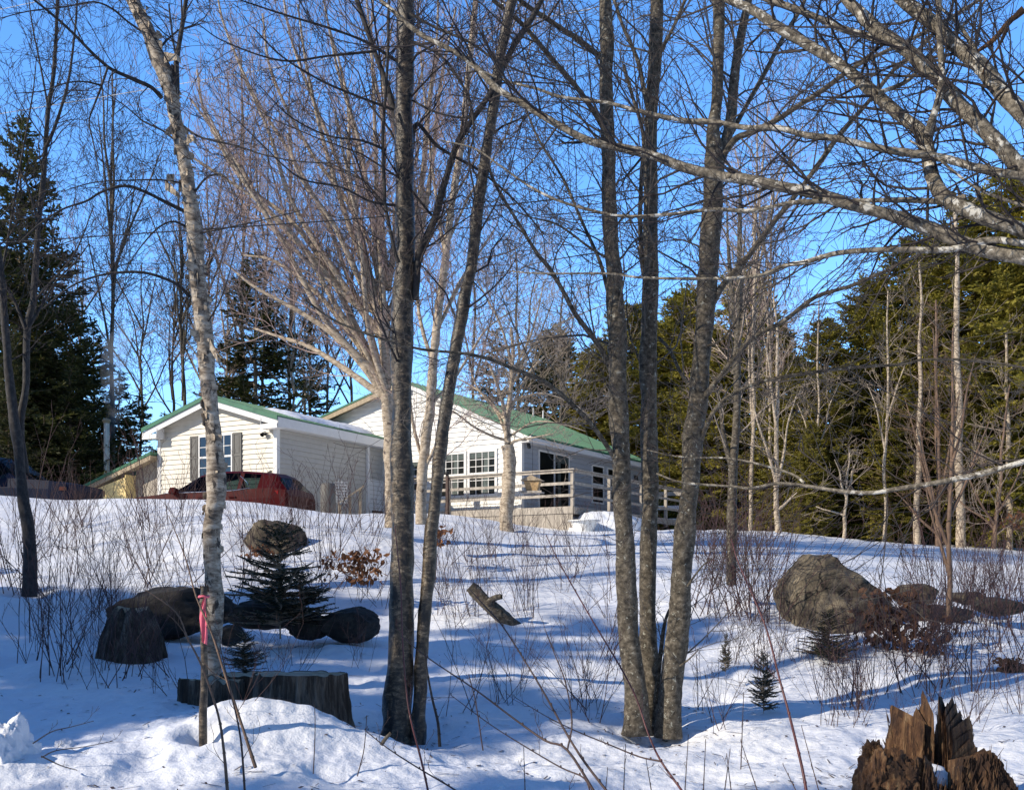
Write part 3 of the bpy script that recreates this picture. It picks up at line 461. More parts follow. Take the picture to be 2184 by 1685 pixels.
# ================================================================= EVERGREENS
def kites(V, Fc, p, d, L, w, rnd):
    u = perp_dir(d, math.pi/2, rnd, .5); n = len(V)
    m = vadd(p, d, L*.45); V += [p, vadd(m, u, w), vadd(p, d, L), vadd(m, u, -w)]; Fc.append((n,n+1,n+2,n+3))
def conifer_mesh(key, H, Rb, zc, mat, seed, step=.34, nb=8, kl=.3, kw=.055, dens=.12, droop=.22, shape=.8, trunk_r=.16, gap=.12, bare=True):
    rnd = random.Random(seed); V, Fc = [], []; tb = Tubes(); z = zc; ph = 0
    while z < H-.15:
        k = (z-zc)/(H-zc); base = Rb*max(0,(1-k))**shape*(.45+.55*min(1,(k+.12)/.3)); n = max(3, int(nb*(1-.5*k)))
        for j in range(n):
            if rnd.random() < gap: continue
            a = rnd.uniform(0, 2*math.pi); L = base*rnd.uniform(.55,1.2)+.12; d = (math.cos(a), math.sin(a), rnd.uniform(.0,.35)-droop*(1-k)+.5*k*k)
            d = vnorm(d); p = (0,0,z+rnd.uniform(-.15,.15)); ns = max(3, int(L/.3)+1); pts = [p]
            for s in range(ns):
                d = vnorm((d[0]+rnd.gauss(0,.07), d[1]+rnd.gauss(0,.07), d[2]+rnd.gauss(0,.06)-droop*.28+(.2*s/ns))); p = vadd(p, d, L/ns); pts.append(p)
            tb.add(pts, [max(.006,.028*L/Rb*(1-i/len(pts))+.006) for i in range(len(pts))])
            m = max(2, int(L/dens))
            for q in range(m):
                f = .18+.82*(q+rnd.random())/m; x = f*ns; i = min(ns-1,int(x)); u = x-i; s0 = tuple(pts[i][c]*(1-u)+pts[i+1][c]*u for c in range(3)); dd = vnorm(tuple(pts[i+1][c]-pts[i][c] for c in range(3)))
                for sgn in (-1,1):
                    lat = (-dd[1]*sgn, dd[0]*sgn, 0); sl = kl*rnd.uniform(.6,1.5)*(1.25-.6*f)*(1 if L > .7 else .7); bd = vnorm((dd[0]*.7+lat[0]+rnd.gauss(0,.25), dd[1]*.7+lat[1]+rnd.gauss(0,.25), dd[2]-.15+rnd.gauss(0,.22)))
                    kites(V, Fc, s0, bd, sl, kw*rnd.uniform(.6,1.3), rnd)
                    for e in range(2): kites(V, Fc, vadd(s0, bd, sl*rnd.uniform(.2,.8)), vnorm((bd[0]+rnd.gauss(0,.6), bd[1]+rnd.gauss(0,.6), bd[2]+rnd.gauss(0,.45))), sl*.55, kw*.75, rnd)
        z += step*rnd.uniform(.7,1.3)*(1-.35*k)
    for q in range(25): kites(V, Fc, (0,0,H-rnd.uniform(0,.6)), vnorm((rnd.gauss(0,.4),rnd.gauss(0,.4),.8)), kl*.7, kw*.6, rnd)
    tt = Tubes(); tt.add([(rnd.uniform(-.04,.04)*(i>0),rnd.uniform(-.04,.04)*(i>0),-.3+(H+.1)*i/7) for i in range(8)], [trunk_r*(1-.93*i/7) for i in range(8)])
    if bare:
        zz = .8
        while zz < zc+.5:
            a = rnd.uniform(0,6.28); grow(tb, (0,0,zz), vnorm((math.cos(a),math.sin(a),rnd.uniform(-.2,.25))), rnd.uniform(.8,1.8), .016, 1, rnd, .0, .12, 4, .5, .6, .006); zz += .16
    return (V, Fc, tt, tb, mat)
def con_first(name, parts, loc, sx, sz, rz, label, group):
    V, Fc, tt, tb, mat = parts
    t = thing(name, (0,0,0), label, 'evergreen tree' if 'young' not in name else 'young evergreen', group)
    tt.build('trunk', 'conifer_bark', t, 8, rough=.12); tb.build('boughs', 'conifer_bark', t, 4); mesh('foliage', V, np.array(Fc), mat, t)
    t.location = loc; t.scale = (sx,sx,sz); t.rotation_euler = (0,0,rz); return t
def copy_thing(src, loc, sx, sz, rz, label=None, group=None, mats=None):
    t = src.copy(); COL.objects.link(t); t.location = loc; t.scale = (sx,sx,sz); t.rotation_euler = (0,0,rz)
    if label: t['label'] = label
    if group: t['group'] = group
    for ch in src.children:
        c = ch.copy(); COL.objects.link(c); c.parent = t
        if mats and ch.name.split('.')[0] in mats: c.material_slots[0].link = 'OBJECT'; c.material_slots[0].material = M[mats[ch.name.split('.')[0]]]
    return t
proto = {}
specs = {'hem': (14, 4.2, 2.2, 'needles_lit', 3, .24, 14, .36, .048, .09, .26, .5, .2, .05), 'hem2': (13, 3.6, 1.2, 'needles_lit', 4, .24, 13, .34, .048, .09, .3, .6, .19, .07),
         'spr': (15, 3.2, 1.8, 'needles_dark', 5, .32, 10, .34, .05, .115, .2, .8, .17, .12), 'spr2': (13, 2.7, 2.6, 'needles_dark', 6, .36, 9, .34, .05, .115, .24, .75, .14, .22)}
def evergreen(kind, px, pyb, pyt, Y, label, wid=1., group=None, lit=None):
    H = specs[kind][0]; x = (px-CX)/F*Y; z0 = gz(x,Y)-.05; zt = (HY-pyt)/F*Y; s = (zt-z0)/H
    loc = (x,Y,z0); nm = 'hemlock_tree' if 'hem' in kind else 'spruce_tree'
    if kind not in proto:
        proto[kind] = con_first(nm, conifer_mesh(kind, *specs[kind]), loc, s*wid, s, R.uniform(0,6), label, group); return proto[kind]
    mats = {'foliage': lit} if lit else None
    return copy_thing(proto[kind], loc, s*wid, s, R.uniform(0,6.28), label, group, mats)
E = [('hem',2080,430,38,1.15,'tallest broad yellow green hemlock at the right edge of the field'),('hem2',1950,500,41,1.1,'yellow green hemlock second from the right edge'),('hem',1860,600,39,1.0,'broad hemlock left of the tallest, behind the crooked yellow trunk'),
     ('hem2',1760,680,38,1.15,'low dense hemlock right above the big boulder'),('hem2',1665,690,41,.95,'hemlock behind the thin white forked tree'),('hem',2230,330,36,1.1,'hemlock cut by the right edge of the view'),('hem2',2150,560,35,.9,'shorter hemlock low at the right edge'),
     ('hem2',1820,760,39.5,1.1,'dense hemlock between the crooked yellow trunk and the low ones'),('hem',1990,640,37.5,1.1,'full hemlock in the middle of the right hand wall of evergreens'),('hem2',2060,800,36,1.,'low hemlock skirt before the tallest one'),('hem2',1700,760,40,1.1,'rounded hemlock right of the white forked tree'),
     ('hem2',1590,560,45,1.0,'pointed hemlock behind the slim forked trunk'),('hem',1470,620,47,1.0,'open crowned hemlock right of the three stem maple'),('hem2',1530,700,43,1.1,'low hemlock at the far right end of the house'),('hem',1420,690,49,1.1,'hemlock between the maple stems beyond the house'),
     ('hem2',1265,740,52,1.3,'green hemlock above the far end of the green roof'),('hem2',1180,700,54,1.2,'hemlock showing behind the vent pipes'),('hem',1345,660,53,1.1,'hemlock behind the left stem of the maple'),
     ('hem2',1900,840,36,.9,'small hemlock at the foot of the tall hemlocks'),('hem2',1730,900,36,.8,'smallest hemlock low beside the white forked tree'),
     ('spr',45,245,38,1.05,'tallest dark spruce at the upper left'),('spr2',110,480,40,1.3,'ragged spruce right of the tallest left one'),('spr',150,640,37,1.1,'spruce just left of the stove pipe'),('spr2',-40,380,36,1.2,'spruce cut by the left edge'),('spr2',255,790,42,1.2,'short spruce behind the stove pipe'),('spr',20,700,33,.9,'low spruce behind the blue truck'),('spr',200,700,44,1.2,'dense spruce filling the gap left of the stove pipe'),('spr2',90,620,43,1.3,'spruce low between the two tall left ones'),('spr2',350,880,50,1.1,'distant low spruce above the lean-to'),('spr2',300,840,45,1.3,'small spruce beside the wing roof end'),
     ('spr',545,535,46,1.25,'dark spruce rising over the wing roof'),('spr2',650,680,50,1.2,'thin spruce right of the one over the wing roof'),('spr2',490,700,50,1.1,'faint spruce behind the birch trunk'),('spr2',1060,700,54,1.1,'brownish spruce behind the house peak')]
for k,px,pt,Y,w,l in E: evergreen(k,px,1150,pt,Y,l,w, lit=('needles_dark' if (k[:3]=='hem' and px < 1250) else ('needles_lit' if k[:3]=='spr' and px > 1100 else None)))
# the wood behind everything, and the wood to the left of and behind the photographer that throws the shade: built as one mass each
def wood(name, spots, label, mat):
    VV, FF, off = [], [], 0; V, Fc, tt, tb, _ = conifer_mesh('w', 11, 3.0, .3, mat, 99, .45, 9, .6, .13, .26, .2, .7, .15, .1, bare=False)
    V = np.array(V); Fc = np.array(Fc); pos = []
    for (x,y,s) in spots:
        a = R.uniform(0,6.28); ca, sa = math.cos(a), math.sin(a); W = V.copy(); W[:,0] = (V[:,0]*ca-V[:,1]*sa)*s+x; W[:,1] = (V[:,0]*sa+V[:,1]*ca)*s+y; W[:,2] = V[:,2]*s+gz(x,y); VV.append(W); FF.append(Fc+off); off += len(V)
    ob = mesh(name, np.concatenate(VV), np.concatenate(FF), mat, loc=(spots[0][0],spots[0][1],gz(spots[0][0],spots[0][1]))); return tag(ob, label, 'woodland', None, 'stuff')
wood('far_woods', [((px-CX)/F*Y, Y, s) for px,Y,s in [(1380+q*38+R.uniform(-12,12), R.uniform(50,62), R.uniform(.42,.75)) for q in range(28)]+[(1400+q*55, 66, .6) for q in range(18)]+[(60,62,.9),(150,58,.75),(-60,58,1.),(-160,52,1.1),(1300,64,.75),(1230,66,.7),(0,55,.7),(210,60,.6),(280,64,.55),(330,60,.4),(410,62,.45)]],
     'dark mass of distant woods filling the gaps low behind the evergreens', 'needles_dark')
wood('shade_woods', [(-19,1.2,1.1),(-21,4.2,1.15),(-23,7.2,1.05),(-20,9.4,.8),(-25,2.6,1.6),(-24,-.4,1.35),(-23,-3.2,1.0),(-25,-1.8,1.3),(-21,-4.4,1.3),(-27,5.6,1.4),(-17,3.2,.85),(-30,8.2,1.2),(-18,-6.2,.62),(-22,-5.4,.95),(-26,10.6,.9),(-25,-8.5,.8),(-33,.5,1.6),(-15,-6.8,.55)], 'evergreen wood left of the view whose shade falls on the near snow', 'needles_dark')

# ================================================================= HOUSES
def siding(mb, p, a0, a1, z0, z1, top=None, h=.16, out=.034, lim=None):
    """lapped courses; p(a, off, z) gives a point; lim(z)->(a0,a1) for gables"""
    z = z0
    while z < z1-.01:
        zt = min(z+h, z1); l0 = lim(z) if lim else (a0,a1); l1 = lim(zt) if lim else (a0,a1)
        l0 = (max(a0,l0[0]), min(a1,l0[1])); l1 = (max(a0,l1[0]), min(a1,l1[1]))
        if l0[1] > l0[0] and l1[1] >= l1[0]:
            n = len(mb.V); mb.V += [p(l0[0],out,z),p(l0[1],out,z),p(l1[1],.002,zt),p(l1[0],.002,zt),p(l0[0],0,z),p(l0[1],0,z)]; mb.F += [(n,n+1,n+2,n+3),(n+4,n+5,n+1,n)]
        z = zt
def window(par, p, a0, a1, z0, z1, cols, rows, sash=True, fw=.06, name='window', open_=False, curtain=True, trim='white_trim', mid=None):
    """p(a, off, z); frame stands 4 cm proud of the wall"""
    def bx(mb, A0, A1, o0, o1, Z0, Z1):
        n = len(mb.V); mb.V += [p(a,o,z) for z in (Z0,Z1) for a,o in ((A0,o0),(A1,o0),(A1,o1),(A0,o1))]; mb.F += [tuple(n+i for i in f) for f in ((0,3,2,1),(4,5,6,7),(0,1,5,4),(1,2,6,5),(2,3,7,6),(3,0,4,7))]
    mb = MB(); fr_ = .06
    bx(mb,a0-fw,a0,-.0,.066,z0-fw,z1+fw); bx(mb,a1,a1+fw,0,.066,z0-fw,z1+fw); bx(mb,a0,a1,0,.064,z1,z1+fw); bx(mb,a0,a1,0,.085,z0-fw,z0)
    fr = mb.build(name, trim, par)
    mb = MB()
    for i in range(1, cols): a = a0+(a1-a0)*i/cols; bx(mb,a-.012,a+.012,.047,.056,z0,z1)
    for j in range(1, rows):
        z = z0+(z1-z0)*j/rows; t = .032 if (sash and j == rows//2) else .011; bx(mb,a0,a1,.0475,.06 if t > .02 else .054,z-t,z+t)
    if mb.V: mb.build('muntins', trim, fr)
    n = MB(); n.V = [p(a0,.046,z0),p(a1,.046,z0),p(a1,.046,z1),p(a0,.046,z1)]; n.F = [(0,1,2,3)]; n.build('pane', 'window_glass', fr)
    n = MB(); n.V = [p(a0,.037,z0),p(a1,.037,z0),p(a1,.037,z1),p(a0,.037,z1)]; n.F = [(0,1,2,3)]; n.build('room_behind', 'room', fr)
    if curtain:
        w = (a1-a0); n = MB()
        for q in (0,):
            k0 = len(n.V); n.V += [p(a0+w*.25,.041,z0),p(a0+w*.48,.041,z0),p(a0+w*.42,.041,z1),p(a0+w*.2,.041,z1)]; n.F += [tuple(range(k0,k0+4))]
        k0 = len(n.V); n.V += [p(a0,.0415,z1-(z1-z0)*.13),p(a1,.0415,z1-(z1-z0)*.13),p(a1,.0415,z1),p(a0,.0415,z1)]; n.F += [tuple(range(k0,k0+4))]
        n.build('curtain', 'curtain', fr)
    return fr
# ---- left wing
g1 = (-.889,.457); d1 = (.457,.889); W1 = Fr((-7.41,31.0), g1, d1); gb = 1.2
wing = thing('house_wing', W1(0,0,gb), 'cream sided house wing with shuttered window and snow on its green roof', 'house')
pg = lambda a,o,z: W1(a,-o,z); ps = lambda a,o,z: W1(-o,a,z)
rz = lambda a: 5.76-.305*abs(a-2.55)            # underside of the roof
mb = MB(); siding(mb, pg, 0, 5.1, gb, 5.74, lim=lambda z: (0,5.1) if z < rz(0) else (2.55-(5.76-z)/.305, 2.55+(5.76-z)/.305)); mb.build('gable_wall', 'siding', wing)
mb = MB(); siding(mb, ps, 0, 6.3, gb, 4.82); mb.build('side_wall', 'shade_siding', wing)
mb = MB(W1); mb.quad((5.1,0,gb),(5.1,6.3,gb),(5.1,6.3,4.9),(5.1,0,4.9)); mb.quad((5.1,6.3,gb),(0,6.3,gb),(0,6.3,4.9),(2.55,6.3,5.7),(5.1,6.3,4.9)); mb.build('rear_wall', 'siding', wing)
mb = MB(W1); mb.box(-.045,.1,-.045,.0-.001,gb,4.9); mb.box(-.045,-.002,-.001,.1,gb,4.85); mb.build('corner_trim', 'white_trim', wing); MB(W1).box(5.0,5.13,-.045,-.001,gb,4.9).build('corner_trim', 'white_trim', wing)
o = .38; th = .13
def slab(F_, mb, a0, a1, z0, z1, b0, b1, th):
    mb.hull([(a0,b0,z0),(a1,b0,z1),(a1,b0,z1+th),(a0,b0,z0+th)], [(a0,b1,z0),(a1,b1,z1),(a1,b1,z1+th),(a0,b1,z0+th)])
mb = MB(W1); e = .38; zl = 5.76-.305*(2.55+e)
slab(W1, mb, -e, 2.55, zl+.09, 5.85, -.4, 6.3, .04); slab(W1, mb, 2.5501, 5.1+e, 5.85, zl+.09, -.4, 6.3, .04); slab(W1, mb, -e, 2.55, zl-.01, 5.75, -.43, -.401, th+.012); slab(W1, mb, 2.5501, 5.1+e, 5.75, zl-.01, -.43, -.401, th+.012)
for k in range(22):     # standing ribs
    b = -.3+k*.3; mb.hull([(-e,b,zl+th),(2.5,b,5.757+th),(2.5,b,5.775+th),(-e,b,zl+th+.02)], [(-e,b+.03,zl+th),(2.5,b+.03,5.757+th),(2.5,b+.03,5.775+th),(-e,b+.03,zl+th+.02)])
rf = mb.build('roof', 'green_roof', wing)
mb = MB(W1); slab(W1, mb, -e+.01, 2.55, zl-.2, 5.56, -.38, -.35, .197); slab(W1, mb, 2.5501, 5.1+e-.01, 5.56, zl-.2, -.38, -.35, .197)
slab(W1, mb, -e+.01, 2.55, zl-.03, 5.73, -.349, -.03, .025); slab(W1, mb, 2.5501, 5.09+e, 5.73, zl-.03, -.349, -.03, .025)
mb.box(-e-.0,-e+.03,-.38,6.28,zl-.2,zl+.088); mb.box(-e+.031,-.03,-.34,6.28,zl-.21,zl-.18); mb.box(5.1+e-.03,5.1+e,-.38,6.28,zl-.2,zl-.003)
mb.box(-e+.02,.32,-.41,-.385,zl-.25,zl-.1); mb.box(4.8,5.08+e,-.41,-.385,zl-.25,zl-.1); mb.box(-e+.02,.3,-.384,-.06,zl-.24,zl-.21); mb.box(4.8,5.08+e,-.384,-.06,zl-.24,zl-.21); mb.box(4.79,4.8,-.4,-.06,zl-.24,zl+.1); mb.box(.3,.31,-.4,-.06,zl-.24,zl+.1)
mb.build('fascia', 'white_trim', wing)
V, Fc = [], []; nb_ = 60      # snow lying on the roof slope
rnd = random.Random(3)
for j in range(nb_+1):
    b = .9+5.3*j/nb_; lo_e = -.34+.5*max(0,vnoise(j*.12,3))+(.35 if j < 6 else 0)*(1-j/6)+(.0 if j<36 else (j-36)*.04)
    for i in range(9):
        k = i/8; a = lo_e+(1.5-lo_e)*k; hh = .12*math.sin(math.pi*min(1,max(0,k*1.02)))**.4*(1+.3*float(vnoise(j*.3,i)))*min(1,j/4,(nb_-j)/4+.1); V.append(W1(a,b,5.76-.305*(2.55-a)+th+.022+max(.0,hh)))
for j in range(nb_):
    for i in range(8): q = j*9+i; Fc.append((q,q+1,q+10,q+9))
mesh('roof_snow', V, Fc, 'snow', wing, True)
wz0, wz1 = 2.9, 4.5
window(wing, pg, 1.84, 2.46, 3.24, 4.58, 2, 4, fw=.05, curtain=False); window(wing, pg, 2.58, 3.2, 3.24, 4.58, 2, 4, fw=.05, curtain=False)
for a0,a1 in ((1.41,1.76),(3.28,3.63)):
    mb = MB(); p = pg
    def bx(A0,A1,o0,o1,Z0,Z1):
        n = len(mb.V); mb.V += [p(a,o_,z) for z in (Z0,Z1) for a,o_ in ((A0,o0),(A1,o0),(A1,o1),(A0,o1))]; mb.F += [tuple(n+i for i in f) for f in ((0,3,2,1),(4,5,6,7),(0,1,5,4),(1,2,6,5),(2,3,7,6),(3,0,4,7))]
    bx(a0,a1,.02,.052,3.18,4.64); bx(a0,a0+.05,.0525,.068,3.18,4.64); bx(a1-.05,a1,.0525,.068,3.18,4.64)
    for zz in (3.18,3.88,4.58): bx(a0+.051,a1-.051,.0525,.067,zz,zz+.06)
    bx(a0+.09,a1-.09,.0525,.06,3.28,3.84); bx(a0+.09,a1-.09,.0525,.06,3.98,4.54)
    mb.build('shutter', 'shutter', wing)
mb = MB(W1); mb.box(.42,.5,-.12,-.03,4.52,4.6); lt = mb.build('flood_light', 'white_plastic', wing)
t = Tubes(); t.add([W1(.46,-.1,4.55),W1(.44,-.18,4.46)],[.03,.07]); t.add([W1(.4,-.1,4.55),W1(.34,-.16,4.5)],[.03,.06]); t.build('lamp', 'black', lt, 8)
mb = MB(W1); mb.box(-.1,-.025,4.75,4.87,1.5,4.8); mb.build('downspout', 'white_trim', wing)
mb = MB(W1); mb.box(-.03,-.021,4.95,5.95,1.55,3.5); dr = mb.build('door', 'white_trim', wing); MB(W1).box(-.036,-.031,5.1,5.8,1.7,2.4).build('door_panel', 'brown_stem', dr)

# lean-to at the left end of the wing
lt_f = W1
shed = thing('lean_to_shed', W1(5.15,.2,1.2), 'low lean-to with green roof and tan plywood front against the cream wing', 'shed')
a0, a1 = 5.14, 9.6; z0, z1 = 4.02, 3.0
def zr(a): return 4.1+(2.72-4.1)*(a-5.14)/(9.75-5.14)
mb = MB(W1); slab(W1, mb, 5.14, 9.8, zr(5.14), zr(9.8), -.35, 4.0, .1); mb.build('roof', 'green_roof', shed)
mb = MB(W1); slab(W1, mb, 5.16, 9.78, zr(5.16)-.16, zr(9.78)-.16, -.33, -.29, .155); slab(W1, mb, 5.16, 9.7, zr(5.16)-.05, zr(9.7)-.05, -.285, .19, .03); mb.build('rafter_board', 'raw_wood', shed)
mb = MB(W1); n = 9
for k in range(8):
    A0 = 5.15+k*.16; mb.hull([(A0,.2,1.1),(A0+.152,.2,1.1),(A0+.152,.2,zr(A0+.152)-.05),(A0,.2,zr(A0)-.05)], [(A0,.23,1.1),(A0+.152,.23,1.1),(A0+.152,.23,zr(A0+.152)-.05),(A0,.23,zr(A0)-.05)])
mb.build('board_wall', 'deck_wood', shed)
mb = MB(W1); mb.hull([(6.45,-.25,1.1),(9.4,-.25,1.1),(9.4,-.25,zr(9.4)-.12),(6.45,-.25,zr(6.45)-.3)], [(6.45,-.22,1.1),(9.4,-.22,1.1),(9.4,-.22,zr(9.4)-.12),(6.45,-.22,zr(6.45)-.3)])
mb.build('plywood_wall', 'osb', shed); MB(W1).box(6.42,6.449,-.25,.19,1.1,3.5).build('corner_post', 'osb', shed); MB(W1).box(7.9,8.1,-.28,-.251,2.72,2.9).build('bracket', 'cedar', shed)
# stove pipe
x,y,_ = P(227,1010,36.5)
pp = thing('stove_pipe', (x,y,gz(x,y)), 'tall shiny metal stove pipe smoking above the lean-to roof', 'chimney')
t = Tubes(); zb = 2.4; zt = (HY-903)/F*36.5; t.add([(x,y,zb+(zt-zb)*i/6) for i in range(7)], [.105]*7)
for k in range(4): zz = zb+.6+k*1.15; t.add([(x,y,zz),(x,y,zz+.05)], [.112,.112])
t.build('pipe', 'galv', pp, 16)
t = Tubes(); t.add([(x,y,zt+.06),(x,y,zt+.12),(x,y,zt+.2)], [.15,.16,.02]); t.add([(x,y,zt),(x,y,zt+.08)], [.12,.12]); t.build('cap', 'raw_wood', pp, 16)

# ---- main house
g2 = (-.849,.529); d2 = (.529,.849); W2 = Fr((.314,33.0), g2, d2)
house = thing('house', W2(0,0,1.4), 'white sided house with long green metal roof and a wide gable facing left', 'house')
pg2 = lambda a,o,z: W2(a,-o,z); ps2 = lambda a,o,z: W2(-o,a,z)
PK, AP, SR, SL = 6.92, 4.8, .447, .26
rr2 = lambda a: PK-(AP-a)*SR if a < AP else PK-(a-AP)*SL
L2 = 9.9
mb = MB(); siding(mb, pg2, 0, 9.0, 1.3, PK-.02, h=.17, lim=lambda z: (max(0,AP-(PK-z)/SR), min(9.0,AP+(PK-z)/SL))); mb.build('gable_wall', 'white_siding', house)
mb = MB(); siding(mb, ps2, 0, L2, 1.3, 4.62, h=.17); mb.build('side_wall', 'shaded_white_siding', house)
mb = MB(W2); mb.quad((9,0,1.3),(9,L2,1.3),(9,L2,5.8),(9,0,5.8)); mb.quad((9,L2,1.3),(0,L2,1.3),(0,L2,rr2(0)),(AP,L2,PK),(9,L2,rr2(9))); mb.build('rear_wall', 'white_siding', house)
mb = MB(W2); mb.box(-.045,.11,-.045,-.001,1.3,4.72); mb.box(-.045,-.002,-.001,.11,1.3,4.62); mb.build('corner_trim', 'white_trim', house)
zo = PK-(AP+.4)*SR
mb = MB(W2); slab(W2, mb, -.4, AP, zo+.06, PK+.06, -.2, L2+.3, .07); slab(W2, mb, AP+.0001, 9.4, PK+.06, PK+.06-(9.4-AP)*SL, -.45, L2+.3, .07)
for k in range(34):
    b = -.1+k*.3; mb.hull([(-.4,b,zo+.13),(AP-.02,b,PK+.13-.009),(AP-.02,b,PK+.15),(-.4,b,zo+.152)], [(-.4,b+.035,zo+.13),(AP-.02,b+.035,PK+.13-.009),(AP-.02,b+.035,PK+.15),(-.4,b+.035,zo+.152)])
mb.build('roof', 'green_roof', house)
mb = MB(W2); slab(W2, mb, -.39, AP, zo-.1, PK-.1, -.18, -.15, .155); mb.box(-.4,-.37,-.17,L2+.28,zo-.12,zo+.055); mb.box(-.369,-.03,-.17,L2+.28,zo-.12,zo-.09); mb.build('fascia', 'white_trim', house)
mb = MB(W2); slab(W2, mb, AP+.001, 9.38, PK-.12, PK-.12-(9.38-AP)*SL, -.43, -.39, .175); slab(W2, mb, AP+.001, 9.38, PK+.01, PK+.01-(9.38-AP)*SL, -.389, -.02, .04); mb.build('wood_fascia', 'raw_wood', house)
mb = MB(W2); mb.box(-.5,-.405,-.2,-.02,zo-.06,zo+.06); mb.build('gutter_end', 'white_plastic', house)
window(house, pg2, 1.03, 2.06, 2.83, 4.27, 4, 6, fw=.09); window(house, pg2, 2.3, 3.33, 2.83, 4.27, 4, 6, fw=.09); window(house, pg2, 4.28, 5.0, 3.1, 4.1, 2, 4, fw=.07)
# glazed sliding door and side windows
window(house, ps2, 1.12, 2.12, 2.3, 4.32, 1, 1, fw=.06, name='sliding_door', curtain=False); window(house, ps2, 2.2, 3.2, 2.3, 4.32, 1, 1, fw=.06, name='sliding_door')
window(house, ps2, 5.1, 5.98, 2.85, 4.2, 1, 2, fw=.06, curtain=False); window(house, ps2, 6.4, 7.2, 2.85, 4.2, 1, 2, fw=.06, curtain=False)
t = Tubes(); t.add([W2(-.1,8.9,3.9),W2(-.1,8.9,4.15)], [.1,.07]); t.build('wall_lamp', 'black', house, 8)
t = Tubes(); t.add([W2(-.25,.1,4.3),W2(-.2,.1,4.55)], [.06,.06]); t.build('wall_lamp', 'black', house, 8)
for px, py in ((1183,888),(1201,892)):
    pass
for (A,B) in ((4.4,8.2),(4.55,9.3)):
    t = Tubes(); q = W2(A,B,rr2(A)); t.add([(q[0],q[1],q[2]),(q[0],q[1],q[2]+.5)], [.045,.03]); t.build('roof_vent', 'white_plastic', house, 8)

# ---- deck
DF = Fr((1.92,30.94), g2, d2)
deck = thing('deck', DF(0,0,gz(1.92,30.94)), 'weathered wooden deck with open rails wrapping the corner of the white house', 'deck')
MB(DF).box(.03,6.3,.03,1.0,2.16,2.2).box(.03,2.2,1.001,9.6,2.16,2.2).build('floor', 'deck_wood', deck)
mb = MB(DF); mb.box(-.01,6.4,-.03,.0,2.0,2.22); mb.build('rim_board', 'deck_wood', deck)
mb = MB(DF); mb.box(-.04,-.011,0,9.6,1.98,2.2); mb.build('rim_board', 'deck_wood', deck)
mb = MB(DF); rnd = random.Random(5)
for k in range(38): mb.box(.02+k*.165,.02+k*.165+.155,.01,.03+rnd.random()*.006,.7,1.999)
mb.build('skirt', 'deck_wood', deck)
def rails(mb, fr_pts, zs, w=.05, h=.12): pass
for (z,h,ov) in ((3.28,.07,.0),(2.9,.09,.0),(2.52,.09,.0)):
    MB(DF).box(-.02,6.3,-.05-ov,-.012,z,z+h).build('rail', 'deck_wood', deck); MB(DF).box(-.05-ov,-.012-.01,.05,9.6,z,z+h).build('rail', 'deck_wood', deck)
MB(DF).box(-.08,6.3,-.1,.06,3.365,3.40).build('rail', 'deck_wood', deck); MB(DF).box(-.1,.06,.062,9.6,3.365,3.40).build('rail', 'deck_wood', deck)
for a,b in ((.0,0),(4.78,0),(0,2.6),(0,5.2),(0,7.4),(0,9.5)): MB(DF).box(a-.01,a+.09,b-.01 if b else -.011,b+.09,1.9 if b else 2.001,3.362).build('post', 'deck_wood', deck)
MB(DF).box(4.74,4.83,-.14,-.052,1.7,3.42).build('post', 'brown_stem', deck)
t = Tubes(); q = DF(4.785,-.1,3.42); t.add([q,(q[0],q[1],q[2]+.04),(q[0],q[1],q[2]+.06),(q[0],q[1],q[2]+.16)], [.05,.05,.14,.03]); t.build('lamp_cap', 'black', deck, 10)
rp = Fr(P(1400,1060,40)[:2], (.98,-.2), (.2,.98))
for z in (3.28,2.72,2.2): MB(rp).box(-.6,1.2,-.03,.03,z,z+.16).build('rail', 'white_trim' if z < 3 else 'deck_wood', deck)
for a in (-.6,1.1): MB(rp).box(a,a+.1,.031,.12,1.2,3.5).build('post', 'deck_wood', deck)
# steps beside the wing door
sf = Fr(P(722,1060,31.5)[:2], (.96,.28), (-.28,.96))
st = thing('entry_steps', P(735,1085,31.5), 'small wooden entry steps with sloping handrails at the wing side door', 'steps')
for k in range(3): MB(sf).box(.1+k*.22,.34+k*.22,0,1.1,1.35+k*.17,1.5+k*.17).build('step', 'raw_wood', st)
for a,z in ((.0,2.3),(.32,2.55),(.64,2.85)): MB(sf).box(a,a+.08,-.1,-.02,1.3,z).build('post', 'raw_wood', st)
MB(sf).hull([(-.02,-.15,2.3),(.8,-.15,2.88),(.8,-.15,2.95),(-.02,-.15,2.37)],[(-.02,.02,2.3),(.8,.02,2.88),(.8,.02,2.95),(-.02,.02,2.37)]).build('handrail', 'raw_wood', st)
# lattice panel and barrel behind the car
lf = Fr(P(716,1040,30.6)[:2], (.9,.3), (-.3,.9)); mb = MB(lf)
for k in range(5): mb.box(k*.09,k*.09+.02,0,.012,2.3,2.98)
for k in range(8): mb.box(-.01,.39,-.012,-.001,2.3+k*.09,2.32+k*.09)
tag(mb.build('lattice_panel', 'white_trim', loc=lf(0,0,1.3)), 'small white lattice panel leaning by the dark barrel', 'panel')
x,y,_ = P(700,1060,30.2); t = Tubes(); t.add([(x,y,1.2),(x,y,2.1),(x,y,2.12),(x,y,2.78),(x,y,2.86),(x,y,2.87)], [.22,.23,.24,.23,.19,.02]); tag(t.build('barrel','shutter',None,18,loc=(x,y,1.2)), 'black barrel standing against the wing side wall', 'barrel')
